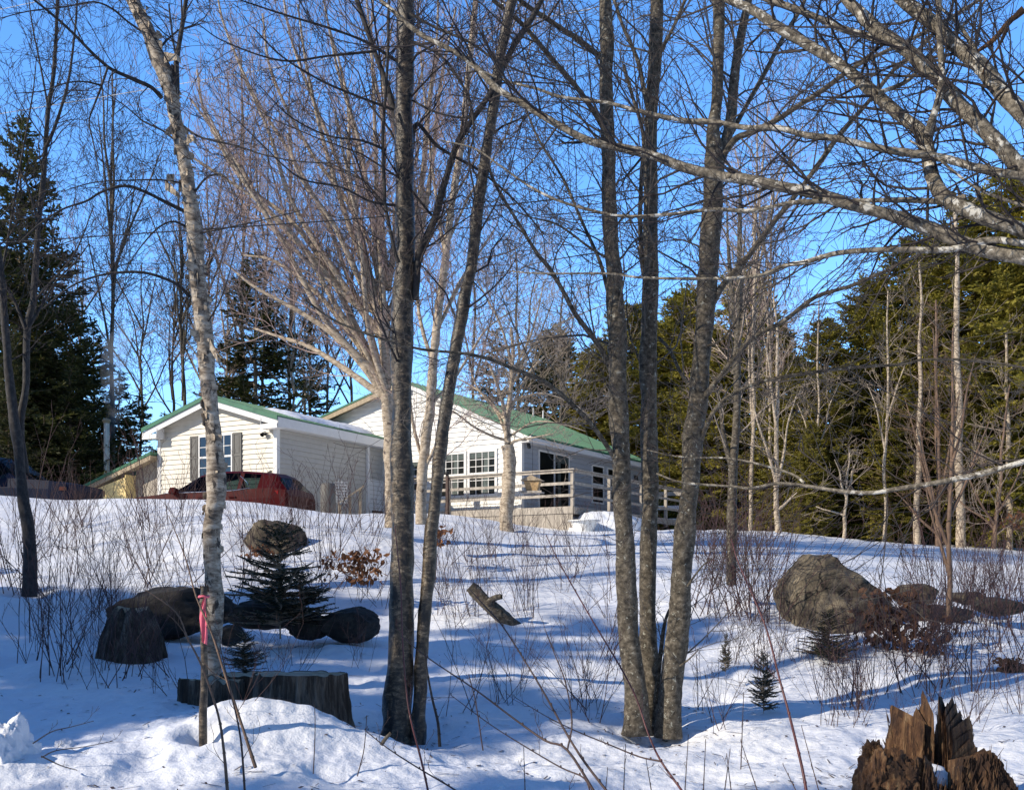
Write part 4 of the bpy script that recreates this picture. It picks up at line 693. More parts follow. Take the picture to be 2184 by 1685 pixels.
# white lidded tub half in the snow heap
x,y,_ = P(1246,1125,30.2); z = gz(x,y); zz = (HY-1129)/F*30.2
tb_ = thing('planter_tub', (x,y,zz), 'white round tub with a wide flat rim beside the deck corner', 'tub')
t = Tubes(); t.add([(x,y,zz-.2),(x,y,zz),(x,y,zz+.12),(x,y,zz+.24)], [.25,.32,.38,.4]); t.build('bowl', 'white_plastic', tb_, 24); t = Tubes(); t.add([(x,y,zz+.24),(x,y,zz+.245),(x,y,zz+.28),(x,y,zz+.285)], [.3,.5,.5,.02]); t.build('rim', 'white_plastic', tb_, 28)
# heap of shovelled snow by the deck
def lump(name, c, s, seed, label, cat, amp=.18, sub=5, mat='snow', fq=1.3, par=None, cuts=(), smooth=True, fine=.03):
    import bmesh
    bm = bmesh.new(); bmesh.ops.create_icosphere(bm, subdivisions=sub, radius=1); V = []; rq = random.Random(seed*31); cuts2 = list(cuts)
    if mat != 'snow': cuts2 += [((rq.gauss(0,1),rq.gauss(0,1)-.4,rq.gauss(0,.8)+.3), rq.uniform(.72,.93)) for _ in range(16)]
    for v in bm.verts:
        q = v.co.copy()
        for n_, c_ in cuts2:
            nn = Vector(n_).normalized(); k = q.dot(nn)
            if k > c_: q = q-nn*(k-c_)*.92
        nz = mnoise.fractal(q*fq+Vector((seed*7.1,0,0)), .8, 2.1, 4)*amp + mnoise.noise(q*7+Vector((seed,3,0)))*fine + abs(mnoise.noise(q*3.1+Vector((seed*3,1,0))))*-fine*1.5
        q = q*(1+nz); V.append((c[0]+q.x*s[0], c[1]+q.y*s[1], c[2]+q.z*s[2]))
    Fc = [tuple(v.index for v in f.verts) for f in bm.faces]; bm.free()
    ob = mesh(name, V, np.array(Fc), mat, par, smooth, loc=None if par else (c[0],c[1],c[2]-s[2]*.8)); 
    if not par: tag(ob, label, cat)
    return ob
x,y,_ = P(1290,1110,31.3); lump('snow_heap', (x,y,1.45), (1.15,.8,.65), 4, 'rounded heap of shovelled snow against the deck side', 'snow heap', .15)
x,y,_ = P(1352,1120,32); lump('snow_heap', (x,y,1.35), (.75,.7,.52), 9, 'lower snow heap behind the left maple stem', 'snow heap', .15)
# bird feeder hanging from the little maple
Y = 27.2; s = Y/F
bf = thing('bird_feeder', P(1136,1055,Y), 'tan wooden hopper bird feeder with pitched roof hung in front of the deck rail', 'bird feeder')
x,y,_ = P(1136,0,Y); zf = lambda py: (HY-py)*s; BFf = Fr((x,y),(.97,-.24),(.24,.97))
MB(BFf).hull([(-.15,-.1,zf(1047)),(.15,-.1,zf(1047)),(.15,.1,zf(1047)),(-.15,.1,zf(1047))],[(-.22,-.15,zf(1027)),(.22,-.15,zf(1027)),(.22,.15,zf(1027)),(-.22,.15,zf(1027))]).build('hopper','cedar',bf)
MB(BFf).hull([(-.29,-.2,zf(1026)),(.29,-.2,zf(1026)),(.29,-.2,zf(1026)+.02),(0,-.2,zf(1016)+.02),(-.29,-.2,zf(1026)+.02)],[(-.29,.2,zf(1026)),(.29,.2,zf(1026)),(.29,.2,zf(1026)+.02),(0,.2,zf(1016)+.02),(-.29,.2,zf(1026)+.02)]).build('roof','raw_wood',bf)
MB(BFf).box(-.29,.29,-.2,.2,zf(1052),zf(1052)+.03).box(-.29,.29,-.2,-.185,zf(1052)+.031,zf(1049)+.02).build('tray','deck_wood',bf)
t = Tubes(); t.add([(x,y,zf(1016)),(x,y,zf(934))],[.004,.004]); t.build('wire','wire_dark',bf,4)

# ================================================================= VEHICLES
def vehicle(name, label, cat, o, ex, ground, L, prof, paint_, side_pick, scale=1., wheels=(.9,-.95), wheel_r=.36, handles=(), mirror=None, truck=False):
    """prof: stations (s, z_sill, z_belt, z_roof, halfwidth, halfwidth_roof, kind) along the length from the nose; kind marks glass behind that station"""
    ey = (-ex[1], ex[0]); fr = Fr(o, ex, ey)
    t = thing(name, (*o, ground), label, cat); body, shield, back, sides = MB(fr), MB(fr), MB(fr), {}
    def sec(p):
        s, zs, zb, zr, w, wr, k = p; zb += ground; zr += ground; zs += ground; zm = (zs+zb)/2
        return [(s,-w*.93,zs),(s,-w,zs+(zb-zs)*.35),(s,-w*1.0,zs+(zb-zs)*.72),(s,-w*.965,zb),(s,-wr,max(zb,zr-.07)),(s,-wr*.86,max(zb,zr-.015)+.002),(s,0,max(zb,zr)+.03)]
    for p, q in zip(prof[:-1], prof[1:]):
        A, B = sec(p), sec(q); k = p[6]
        for sg in (1,-1):
            a_ = [(x_, y_*sg, z_) for x_,y_,z_ in A]; b_ = [(x_, y_*sg, z_) for x_,y_,z_ in B]
            for j in range(6):
                tgt = body
                if j == 3 and k and k[0] == 's': tgt = sides.setdefault((k, sg), MB(fr))
                if j >= 4 and k and 'W' in k: tgt = shield
                if j >= 4 and k and 'R' in k: tgt = back
                if abs(a_[j][2]-a_[j+1][2]) < 1e-5 and abs(b_[j][2]-b_[j+1][2]) < 1e-5 and abs(a_[j][1]-a_[j+1][1]) < 1e-5: continue
                qd = [a_[j], b_[j], b_[j+1], a_[j+1]]; tgt.quad(*(qd if sg > 0 else qd[::-1]))
    for pr, rev in ((prof[0],False),(prof[-1],True)):
        A = sec(pr); lp = A+[(x_,-y_,z_) for x_,y_,z_ in A[::-1][1:]]; body.quad(*(lp if rev else lp[::-1]))
    body.build('body', paint_, t, False); shield.build('windshield','car_glass',t)
    if back.V: back.build('rear_window','car_glass',t)
    for (k,sg),m_ in sides.items(): m_.build('side_window','car_glass',t)
    for s in wheels:
        s = s if s > 0 else L+s
        for sg in (-1,1):
            c = fr(s, sg*.8, ground+wheel_r); tt = Tubes(); f2 = lambda y_: fr(s, sg*y_, ground+wheel_r)
            tt.add([f2(.66),f2(.67),f2(.89),f2(.9)],[.2,wheel_r,wheel_r,.24]); w_ = tt.build('wheel','tyre',t,20); tt = Tubes(); tt.add([f2(.88),f2(.895),f2(.9)],[.23,.22,.02]); tt.build('rim','galv',w_,12)
    return t, fr
# red suv, nose to the left
L = 4.65; exs = 1.06; ex = (.97,-.243)
xr,yr,_ = P(298,1062,27.4); gr = 1.15
prof = [(0,.45,.78,.78,.66,.5,''),(.1,.3,.9,.9,.82,.7,''),(.5,.22,.98,.98,.9,.75,''),(1.25,.2,1.05,1.05,.92,.72,'W'),(1.5,.2,1.07,1.17,.925,.72,'sW'),(1.9,.2,1.08,1.42,.925,.68,'sW'),(2.15,.2,1.085,1.56,.925,.66,'s1'),
        (2.6,.2,1.09,1.65,.925,.66,''),(2.68,.2,1.09,1.655,.925,.66,'s2'),(3.3,.2,1.10,1.65,.925,.66,''),(3.4,.2,1.105,1.645,.925,.65,'s3'),(3.85,.2,1.15,1.6,.915,.64,''),(4.2,.22,1.15,1.55,.9,.62,''),(4.33,.25,1.14,1.45,.88,.62,'R'),(4.58,.3,1.1,1.13,.85,.7,''),(4.66,.45,.95,.95,.78,.65,'')]
prof = [(p[0]*1.06,)+p[1:] for p in prof]
car, cf = vehicle('parked_suv', 'dark red suv parked nose left behind the snow bank in front of the wing', 'car', (xr,yr), ex, gr, L, prof, 'red_paint', 1)
t = Tubes(); t.add([cf(1.35,-.895,gr+1.07),cf(1.9,-.9,gr+1.075),cf(2.6,-.9,gr+1.085),cf(3.4,-.9,gr+1.1),cf(3.9,-.895,gr+1.16),cf(3.72,-.8,gr+1.34),cf(3.5,-.7,gr+1.5)],[.013]*5+[.012,.008]); t.build('chrome_trim','chrome',car,6)
for s_ in (1.55,1.75,2.64,3.35): pass
for s_ in (2.38,3.28): MB(cf).box(s_,s_+.2,-.955,-.92,gr+.92,gr+.95).build('door_handle','red_paint',car)
MB(cf).hull([(1.62,-.93,gr+1.03),(1.82,-.93,gr+1.03),(1.82,-1.12,gr+1.06),(1.62,-1.12,gr+1.06)],[(1.65,-.93,gr+1.16),(1.82,-.93,gr+1.16),(1.82,-1.12,gr+1.2),(1.68,-1.12,gr+1.2)]).build('mirror','red_paint',car)
mb = MB(cf); mb.box(4.45,4.66,-.86,-.72,gr+.9,gr+1.08); mb.build('tail_light','tail_red',car); MB(cf).box(4.45,4.66,.72,.86,gr+.9,gr+1.08).build('tail_light','tail_red',car)
MB(cf).hull([(3.85,-.012,gr+1.62),(4.02,-.012,gr+1.6),(4.02,.012,gr+1.6),(3.85,.012,gr+1.62)],[(3.98,-.005,gr+1.7),(4.04,-.005,gr+1.7),(4.04,.005,gr+1.7),(3.98,.005,gr+1.7)]).build('antenna','black',car)
for s_,y_ in ((2.35,-.38),(2.35,.38),(3.2,-.38),(3.2,.38)): MB(cf).hull([(s_,y_-.22,gr+.5),(s_+.15,y_-.22,gr+.5),(s_+.15,y_+.22,gr+.5),(s_,y_+.22,gr+.5)],[(s_+.15,y_-.16,gr+1.25),(s_+.25,y_-.16,gr+1.25),(s_+.25,y_+.16,gr+1.25),(s_+.15,y_+.16,gr+1.25)]).build('seat','black',car)
# blue pickup, nose to the right, cut by the left edge
xr,yr,_ = P(186,1055,26.6); gr2 = 1.42
prof = [(0,.5,.85,.85,.72,.6,''),(.08,.35,1.02,1.02,.88,.75,''),(.5,.3,1.1,1.1,.95,.8,''),(1.5,.28,1.17,1.17,.97,.78,'W'),(1.8,.28,1.18,1.42,.97,.74,'sW'),(2.15,.28,1.18,1.68,.97,.7,'sW'),(2.35,.28,1.18,1.8,.97,.7,'s1'),(3.0,.28,1.18,1.84,.97,.7,''),(3.1,.28,1.18,1.84,.97,.7,'s2'),(3.75,.28,1.18,1.8,.97,.7,''),(3.85,.28,1.18,1.74,.97,.7,'R'),(3.95,.28,1.18,1.2,.97,.78,''),(5.6,.3,1.18,1.18,.97,.85,'')]
tr, tf = vehicle('pickup_truck', 'dark blue pickup truck cut by the left edge behind the snow bank', 'truck', (xr,yr), (-.985,.17), gr2, 5.6, prof, 'blue_paint', 1, wheel_r=.4)
MB(tf).box(.06,.2,.82,.93,gr2+.84,gr2+.93).build('marker_light','amber',tr); MB(tf).box(.06,.3,-.93,-.82,gr2+.82,gr2+.98).build('marker_light','amber',tr)
MB(tf).hull([(2.0,.97,gr2+1.15),(2.2,.97,gr2+1.15),(2.2,1.2,gr2+1.17),(2.0,1.2,gr2+1.17)],[(2.03,.97,gr2+1.38),(2.2,.97,gr2+1.38),(2.2,1.2,gr2+1.4),(2.05,1.2,gr2+1.4)]).build('mirror','blue_paint',tr)

# ================================================================= OVERHEAD LINES
def wire(name, pts, Y0, Y1, r, mat, label):
    t = Tubes(); n = len(pts); L_ = [P(px,py,Y0+(Y1-Y0)*i/(n-1)) for i,(px,py) in enumerate(pts)]
    t.add(L_, [r]*n); tag(t.build(name, mat, None, 5, loc=L_[0]), label, 'wire')
wire('power_line', [(-400,316),(3,243),(330,189),(657,133),(1095,52),(1248,22),(1500,-30),(1800,-90)], 26, 26, .009, 'wire_bright', 'bright sunlit wire slanting across the upper left sky, lower of two')
wire('power_line', [(-400,70),(0,17+4),(230,-28),(500,-85)], 26, 26, .009, 'wire_bright', 'bright sunlit wire in the very top left corner')
wire('utility_cable', [(-600,556),(100,512),(728,470),(843,460),(1150,430),(1456,395),(1956,337),(2500,260)], 14, 13, .009, 'wire_dark', 'dark cable running low to high across the middle of the trees')

# ================================================================= ROCKS AND STUMPS
def at(px,py,Y): return P(px,py,Y)
x,y,z = P(1775,1290,17.4); k = 17.4/F
lump('boulder', (x-.0,y,(HY-1272)*k), (1.1,.85,1.02), 3, 'big cracked grey brown boulder with a long right slope on the right of the yard', 'boulder', .09, 6, 'stone', 1.3, cuts=(((.62,-.1,.75),.52),((-.98,-.1,.05),.72),((-.25,-.1,.95),.74),((.1,-1,.35),.6),((.9,-.5,.3),.8),((-.72,-.2,.66),.68),((-.5,-.9,.1),.66),((.5,-.85,.15),.68)), fine=.05)
x,y,z = P(1868,1300,17.2); lump('boulder', (x,y,(HY-1308)*k), (.42,.38,.3), 7, 'low brown shoulder rock leaning on the right side of the big boulder', 'boulder', .2, 5, 'stone', 1.6, cuts=(((.5,0,.8),.6),((0,-1,.2),.7)))
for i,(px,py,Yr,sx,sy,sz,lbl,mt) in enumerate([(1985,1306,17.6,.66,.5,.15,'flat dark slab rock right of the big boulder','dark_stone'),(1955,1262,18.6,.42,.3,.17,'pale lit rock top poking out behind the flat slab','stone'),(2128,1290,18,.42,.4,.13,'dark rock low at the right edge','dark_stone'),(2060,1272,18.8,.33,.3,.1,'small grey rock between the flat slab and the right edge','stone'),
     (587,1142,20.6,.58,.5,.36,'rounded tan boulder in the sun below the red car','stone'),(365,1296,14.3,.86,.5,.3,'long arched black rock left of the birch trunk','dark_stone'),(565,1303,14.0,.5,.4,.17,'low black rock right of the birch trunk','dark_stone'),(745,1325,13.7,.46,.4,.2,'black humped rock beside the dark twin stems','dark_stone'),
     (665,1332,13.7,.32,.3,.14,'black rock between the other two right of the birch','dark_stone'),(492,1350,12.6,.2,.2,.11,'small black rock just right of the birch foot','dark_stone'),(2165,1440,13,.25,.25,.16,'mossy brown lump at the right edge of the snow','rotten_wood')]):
    kk = Yr/F; x,y,z = P(px,py,Yr); tp = z+sz*1.15; z = max(gz(x,y)-.03, z-sz*.2); lump('rock', (x,y,z), (sx*1.12,sy*1.1,tp-z), 11+i, lbl, 'rock', .1, 5, mt, 1.4, cuts=(((.3*(-1)**i,-.3,.9),.72),((0,-1,.1),.75),((-.8,0,.5),.8)))
def stump(name, px, pyb, pyt, Y, w0, w1, label, mat, seed, jag=.03, depth=.9, flute=.07, dome=0):
    k = Y/F; x,y,zb = P(px,pyb,Y); zt = (HY-pyt)*k; V, Fc = [], []; n, m = 300, 24
    for j in range(m+1):
        f = j/m
        for i in range(n):
            th = 2*math.pi*i/n; fl_ = 1+flute*float(vnoise(math.cos(th)*4+seed,math.sin(th)*4))+flute*.7*float(vnoise(math.cos(th)*13+seed,math.sin(th)*13+f)); fl_ += .028*float(vnoise(i*.33+seed*9, f*4))+.02*float(vnoise(i*.9, f*7+seed)); r = (w0+(w1-w0)*f**.7)*k/2*fl_*(1+.25*(1-f)**3*abs(float(vnoise(math.cos(th)*2.2+seed*3,math.sin(th)*2.2))))
            top = zt+jag*float(vnoise(th*5,seed)); z_ = (zb-.25)+(top-zb+.25)*f; r *= (1-dome*f**4); V.append((x+math.cos(th)*r, y+math.sin(th)*r*depth, z_-dome*.12*(1-f)*0))
    for j in range(m):
        for i in range(n): Fc.append((j*n+i, j*n+(i+1)%n, (j+1)*n+(i+1)%n, (j+1)*n+i))
    t = thing(name, (x,y,zb), label, 'tree stump'); mesh('bark', V, Fc, mat, t, True)
    top = [V[m*n+i] for i in range(n)]; V2 = [(x+(p[0]-x)*.985,y+(p[1]-y)*.985,p[2]-.006) for p in top]+[(x,y,zt)]; mesh('cut_face', V2, [(i,(i+1)%n,n) for i in range(n)], 'raw_wood', t)
    return t
stump('tree_stump', 282, 1404, 1298, 12.4, 160, 120, 'dark round topped stump standing in the shade left of the birch', 'stump_bark', 3, .05, .9, .07, .45)
stump('tree_stump', 640, 1533, 1436, 9.1, 225, 196, 'wide black barked sawn stump end behind the snow mound, right part', 'stump_bark', 5, .015, .6)
stump('tree_stump', 455, 1530, 1450, 9.3, 168, 140, 'brownish weathered stump part behind the thin ribboned trunk', 'stump_bark', 8, .03, .6)
stump('tree_stump', 540, 1525, 1437, 9.5, 150, 140, 'middle piece of the long sawn stump behind the snow mound', 'stump_bark', 11, .02, .6)
# rotten stump in the near right corner
Y = 6.7; k = Y/F; cx0, cy0, _ = P(2004,1700,Y); V, Fc = [], []; n, m = 760, 64
prof_b = [(-178,1680),(-165,1640),(-152,1600),(-135,1610),(-118,1650),(-108,1600),(-98,1520),(-90,1494),(-82,1500),(-74,1530),(-66,1525),(-58,1560),(-44,1570),(-34,1555),(-22,1520),(-12,1500),(-4,1488),(3,1530),(10,1560),(22,1590),(34,1585),(41,1520),(45,1478),(52,1500),(64,1495),(84,1493),(100,1505),(112,1535),(130,1575),(146,1600),(160,1640),(178,1700)]
prof_f = [(-178,1680),(-150,1620),(-120,1640),(-95,1600),(-80,1610),(-60,1625),(-40,1665),(-10,1672),(8,1640),(20,1600),(35,1600),(60,1590),(90,1580),(115,1610),(150,1650),(178,1700)]
def ip(pr, u): return float(np.interp(u, [q[0] for q in pr], [q[1] for q in pr]))
def rot_pt(i, f, inner):
    th = 2*math.pi*i/n; c, s = math.cos(th), math.sin(th); ux = c*172; back = (s+1)/2
    pyh = ip(prof_b, ux)*back+ip(prof_f, ux)*(1-back) if abs(s) > .25 else ip(prof_b, ux)*.5+ip(prof_f, ux)*.5
    zt = (HY-pyh)*k+.05*float(vnoise(i*.09,2))+.045*float(vnoise(i*.42,9))-.02; zb = -1.75; 
    i7 = i*520/760; fiber = .15*float(vnoise(i7*.055,1+f*1.4))+.1*float(vnoise(i7*.17+f*1.2,4+f*2.3))+.08*float(vnoise(i7*.47+f*2,f*4))+.06*abs(float(vnoise(i7*1.1,f*5)))+.03*float(vnoise(i7*2.3,f*9))+.035*float(vnoise(i7*.3,f*17))
    rr = (152+34*(1-f)**2*(1+.9*float(vnoise(i*.035,8))))*k*(1-.1*f**3)*(1+fiber); 
    if inner: rr = rr*(.42+.1*float(vnoise(i*.09,3))); zt -= .1+.06*float(vnoise(i*.11,6))
    return (cx0+c*rr*(1-.05*f), cy0+s*rr*.62, zb+(zt-zb)*f)
for inn in (0,1):
    for j in range(m+1):
        for i in range(n): V.append(rot_pt(i, j/m, inn))
B0 = (m+1)*n
for j in range(m):
    for i in range(n):
        a,b = j*n+i, j*n+(i+1)%n; c,d = (j+1)*n+(i+1)%n, (j+1)*n+i; Fc.append((a,b,c,d)); Fc.append((B0+a,B0+d,B0+c,B0+b))
for i in range(n): a,b = m*n+i, m*n+(i+1)%n; Fc.append((a,b,B0+b,B0+a))
lump('snow_in_stump', (cx0-.1,cy0+.02,(HY-1675)*k), (.2,.16,.15), 6, 'snow lying in the hollow of the rotten stump', 'snow patch', .2, 4)
rs = thing('rotten_stump', (cx0,cy0,-1.6), 'orange brown rotten hollow stump with jagged spires in the near right corner', 'tree stump'); mesh('shell', V, Fc, 'rotten_wood', rs, False)
x,y,z = P(1866,1668,Y-.12); lump('side_lobe', (x,y,z), (.13,.14,.27), 13, '', '', .32, 5, 'rotten_wood', 2.4, rs, (((-.9,-.2,.5),.6),((.7,-.3,.6),.75)), False, .12)
x,y,z = P(1925,1665,Y-.2); lump('side_lobe', (x,y,z), (.14,.12,.2), 19, '', '', .32, 5, 'rotten_wood', 2.4, rs, (), False, .12)
rnd = random.Random(12); tb = Tubes(); mbs = MB()
for q in range(700):
    i = rnd.randrange(n); f = rnd.uniform(.35,1.0); p0 = rot_pt(i, f, rnd.random() < .3); Ls = rnd.uniform(.05,.22); ln = rnd.gauss(0,.12); th = 2*math.pi*i/n
    w = rnd.uniform(.0015,.006); Ls *= rnd.uniform(.4,1.1); ln *= 1.5; f *= .96; e0 = (p0[0]+math.cos(th)*.012,p0[1]+math.sin(th)*.012,p0[2]-Ls*.5); e1 = (p0[0]+ln*Ls+math.cos(th)*.02,p0[1]+math.sin(th)*.03,p0[2]+Ls*.5); tb.add([e0,vadd(e0,tuple(e1[c]-e0[c] for c in range(3)),.5),e1],[w*.8,w,.001])
tb.build('splinters','rotten_wood',rs,4)
tb = Tubes()
for q in range(130):
    a = rnd.uniform(0,6.28); p0 = P(1864+rnd.uniform(-16,16),1600+rnd.uniform(-10,12),Y-.14); grow(tb,p0,vnorm((math.cos(a),rnd.uniform(-.5,.3),math.sin(a)*.8)),rnd.uniform(.03,.1),.003,0,rnd,0,.4,0,.5,.5,.0012)
tb.build('root_tuft','rotten_wood',rs,3)
# leaning broken log and its stub
Y = 16.4
lg = thing('leaning_log', P(1090,1345,Y), 'broken bark covered log leaning out of the snow with a side stub', 'log')
add_limb(lg, 'log', limb([(1112,1350),(1085,1325),(1050,1295),(1022,1268),(1003,1250)],Y,Y,34,24), 'gray_bark', 12, .35); add_limb(lg, 'stub', limb([(1040,1288),(1055,1275),(1070,1272)],Y-.1,Y-.2,14,11), 'gray_bark', 8, .3)
# thin ribboned trunk
Y = 7.4
pt = thing('sapling_stub', P(433,1588,Y), 'thin broken off trunk with shredded top in front of the birch', 'tree stump')
add_limb(pt, 'trunk', limb([(433,1592),(433,1520),(436,1450),(435,1380),(433,1300),(436,1250)],Y,Y,18,15), 'cherry_bark', 12, .2)
tb = Tubes(); rnd = random.Random(2)
for q in range(22): p0 = P(436+rnd.uniform(-9,9),1256+rnd.uniform(-3,6),Y+rnd.uniform(-.02,.02)); tb.add([p0,(p0[0]+rnd.uniform(-.01,.01),p0[1],p0[2]+rnd.uniform(.02,.05))],[.005,.001])
tb.build('splinters','rotten_wood',pt,3)
V, Fc = [], []; ns_ = 22
for j in range(ns_+1):
    f = j/ns_; px = 437-4*f-3*math.sin(f*5); py = 1274+98*f
    for i in range(7):
        u = i/6-.5; wv = (5+11*min(1,f*2.2))*(1-.3*f*f); x,y,z = P(px+u*wv,py+ (6*u if f > .9 else 0),Y-.06-.012*math.sin(u*9+f*7)); V.append((x,y,z))
for j in range(ns_):
    for i in range(6): q = j*7+i; Fc.append((q,q+1,q+8,q+7))
rb = thing('marking_ribbon', P(437,1370,Y-.06), 'pink plastic ribbon knotted round the thin broken trunk', 'ribbon'); mesh('tail', V, Fc, 'pink', rb, True)
t = Tubes(); c = P(435,1272,Y); t.add([(c[0]+.036*math.cos(a),c[1]+.036*math.sin(a),c[2]+.004*math.sin(3*a)) for a in [i*math.pi/8 for i in range(17)]],[.009]*17); t.build('loop','pink',rb,6)
# snow block at the lower left
x,y,z = P(18,1640,6.8); lump('snow_chunk', (x,y,(HY-1640)*6.8/F), (.21,.2,.38), 5, 'pointed chunk of ploughed snow at the lower left corner', 'snow chunk', .3, 5, 'snow', 1.9, cuts=(((.7,-.2,.6),.55),((-.5,-.3,.8),.75)))
x,y,z = P(140,1590,7.3); lump('snow_chunk', (x,y,z-.03), (.09,.08,.08), 8, 'small snow lump right of the pointed snow chunk', 'snow chunk', .3, 4, 'snow', 2.)

# ================================================================= SAPLINGS IN FRONT
def stem(name, pix, Y0, Y1, w0, w1, mat, label, cat='sapling', seed=1, sp=.16, ln=.16, group=None, twig=None, buds=True, lev=1):
    rnd = random.Random(seed); L_ = limb(pix, Y0, Y1, w0, w1); t = thing(name, L_[0][:3], label, cat, group); add_limb(t, 'stem', L_, mat, 6, .08)
    tb = Tubes(); side_twigs(tb, L_, rnd, sp, ln, lev, .25, .15, 1., .5, .003, .0013, .8, 2, .25); tb.build('twigs', twig or mat, t, 3)
    if buds:
        b = Tubes(); S = spline(L_, 4)
        for q in S[2::3]: b.add([tuple(q[:3]), (q[0],q[1],q[2]+.012)], [q[3]*1.5,q[3]*.9])
        b.build('nodes', mat, t, 5)
    return t
stem('red_sapling', [(1722,1700),(1710,1633),(1683,1522),(1663,1449),(1637,1348),(1606,1271),(1573,1195),(1560,1150)],5,5.6,7,2,'red_stem','tallest bright red wand leaning left on the right hand snow',seed=1,sp=.5)
stem('red_sapling', [(1305,1700),(1253,1633),(1213,1572),(1163,1482),(1123,1415),(1072,1335),(1039,1298),(1000,1255)],4.6,5.4,6,2,'brown_stem','long dark red wand leaning up left from the bottom centre',seed=2,sp=.3)
stem('red_sapling', [(1275,1700),(1210,1599),(1163,1579),(1096,1532),(1012,1469),(912,1402),(855,1355)],4.6,5.3,6,2,'brown_stem','lower branching wand crossing toward the twin stems',seed=3,sp=.3)
stem('red_sapling', [(1210,1599),(1220,1539),(1206,1455),(1185,1400),(1166,1352)],4.8,5,4,2,'brown_stem','short upright wand rising from the crossing stems at bottom centre',seed=4,sp=.3)
stem('red_sapling', [(1262,1700),(1246,1659),(1196,1636),(1116,1589),(1042,1542),(962,1482)],4.6,5.1,4,1.6,'brown_stem','lowest thin wand slanting left at bottom centre',seed=5,sp=.25)
stem('red_sapling', [(1470,1710),(1454,1685),(1410,1623),(1383,1566),(1357,1489),(1323,1422),(1263,1322),(1196,1205),(1166,1144)],4.8,5.8,6,2,'red_stem','long red wand crossing before the left maple stem',seed=6,sp=.4)
stem('red_sapling', [(1410,1623),(1363,1613),(1296,1586),(1230,1559),(1163,1526),(1096,1485)],4.9,5.3,4,1.6,'brown_stem','thin side wand running left from below the maple',seed=7,sp=.3)
stem('red_sapling', [(916,1700),(899,1623),(875,1529),(865,1455),(858,1355),(855,1255),(848,1180),(842,1121)],5.4,5.8,5,2,'red_stem','thin red wand standing before the thick dark trunk',seed=8,sp=.4)
stem('red_sapling', [(980,1700),(972,1685),(895,1639),(828,1596),(781,1559)],5,5.4,4,2,'brown_stem','short dark wand leaning left over the near snow mound',seed=9,sp=.2)
stem('red_sapling', [(1000,1440),(1015,1500),(1030,1600)][::-1],8,8,3,2,'brown_stem','thin straight stem beside the foot of the twin stems',seed=10)
stem('brown_sapling', [(488,1710),(485,1685),(478,1606),(465,1522),(431,1422),(401,1362),(375,1305),(311,1258)],5.6,6.2,8,2,'tan_stem','tan forked sapling bending left below the birch',seed=11,sp=.25,ln=.25)
stem('brown_sapling', [(545,1636),(530,1590),(508,1522),(478,1432),(451,1348),(418,1271),(395,1188),(360,1100)],6.6,7,8,2,'tan_stem','taller tan sapling crossing in front of the birch foot',seed=12,sp=.3,ln=.3)
stem('brown_sapling', [(524,1710),(522,1685),(515,1589),(505,1530),(490,1470),(470,1380)],5.8,6,6,2,'brown_stem','dark middle sapling between the two tan ones',seed=13,sp=.3,ln=.2)
stem('brown_sapling', [(668,1650),(671,1590),(672,1545),(671,1498)],6.6,6.6,2.4,1.5,'brown_stem','single hair thin stem at the tip of the snow mound',seed=14,sp=9)
stem('brown_sapling', [(667+95,1655),(775,1605),(780,1560),(782,1525)],6.6,6.7,2.6,1.5,'brown_stem','short thin stem on the right flank of the snow mound',seed=15,sp=.3,ln=.1)
stem('fallen_twig', [(70,1585),(110,1560),(150,1550),(200,1537)],6.8,6.9,3,1.5,'twig_dark','upper dark twig lying out of the snow by the snow chunk','twig',16,.12,.12,buds=False)
stem('fallen_twig', [(88,1615),(120,1600),(180,1592),(240,1580)],6.6,6.7,3,1.5,'twig_dark','lower dark twig beside the snow chunk','twig',17,.12,.12,buds=False)
stem('fallen_twig', [(88,1612),(130,1632),(165,1642)],6.5,6.5,3,1.5,'twig_dark','short twig dipping into the snow below the other two','twig',18,.12,.1,buds=False)
stem('small_dead_stem', [(938,1592),(934,1540),(922,1490),(911,1430),(905,1380)],9,9.1,7,3,'dark_bark','thin dark dead stem right of the twin stems foot','sapling',19,.4,.3)
stem('small_dead_stem', [(813,1588),(822,1575),(834,1562)],7.2,7.2,10,8,'gray_bark','tiny broken stick stub on the near mound edge','twig',20,9,.1,buds=False)
for i,(px,py,h,dx) in enumerate([(1560,1690,80,-10),(1500,1690,110,5),(1545,1690,90,12),(1390,1690,70,-12),(1620,1700,120,-40),(1330,1690,100,4),(1700,1690,60,-30),(1120,1690,95,-3),(1460,1700,130,8),(1580,1640,160,6),(1750,1700,150,-40),(1290,1700,60,6)]):
    stem('bare_shoot', [(px,py),(px+dx*.5,py-h*.5),(px+dx,py-h)],5.3,5.4,2.6,1.3,'brown_stem','thin upright shoot at the bottom edge of the snow','shoot',30+i,.25,.07,'short bare shoots along the bottom edge')

# ================================================================= YOUNG EVERGREENS, LEAFY BUSHES
yp = conifer_mesh('young', 2.0, .85, .08, 'needles_young', 77, .055, 6, .14, .012, .05, .04, .75, .013, .3, bare=False)
first = None
for px,pyb,pyt,Y,w,lbl in [(598,1330,1115,13.2,1.3,'bushy young spruce in front of the tan boulder'),(645,1338,1215,13.5,1.6,'lower bushy young spruce crowding the right side of the taller one'),(520,1436,1345,9.9,1.4,'flat little hemlock behind the long sawn stump'),(1768,1425,1300,14.2,1.35,'dark young spruce below the big boulder'),(1628,1512,1390,11,.75,'spindly young spruce alone on the right hand snow'),(1548,1430,1350,13,.5,'tiny tuft of spruce right of the maple')]:
    s = (pyb-pyt)*Y/F/2.0; x,y,z = P(px,pyb,Y)
    if first is None: first = con_first('young_spruce', yp, (x,y,z), s*w, s, 1., lbl, None)
    else: copy_thing(first, (x,y,z), s*w, s, R.uniform(0,6), lbl)
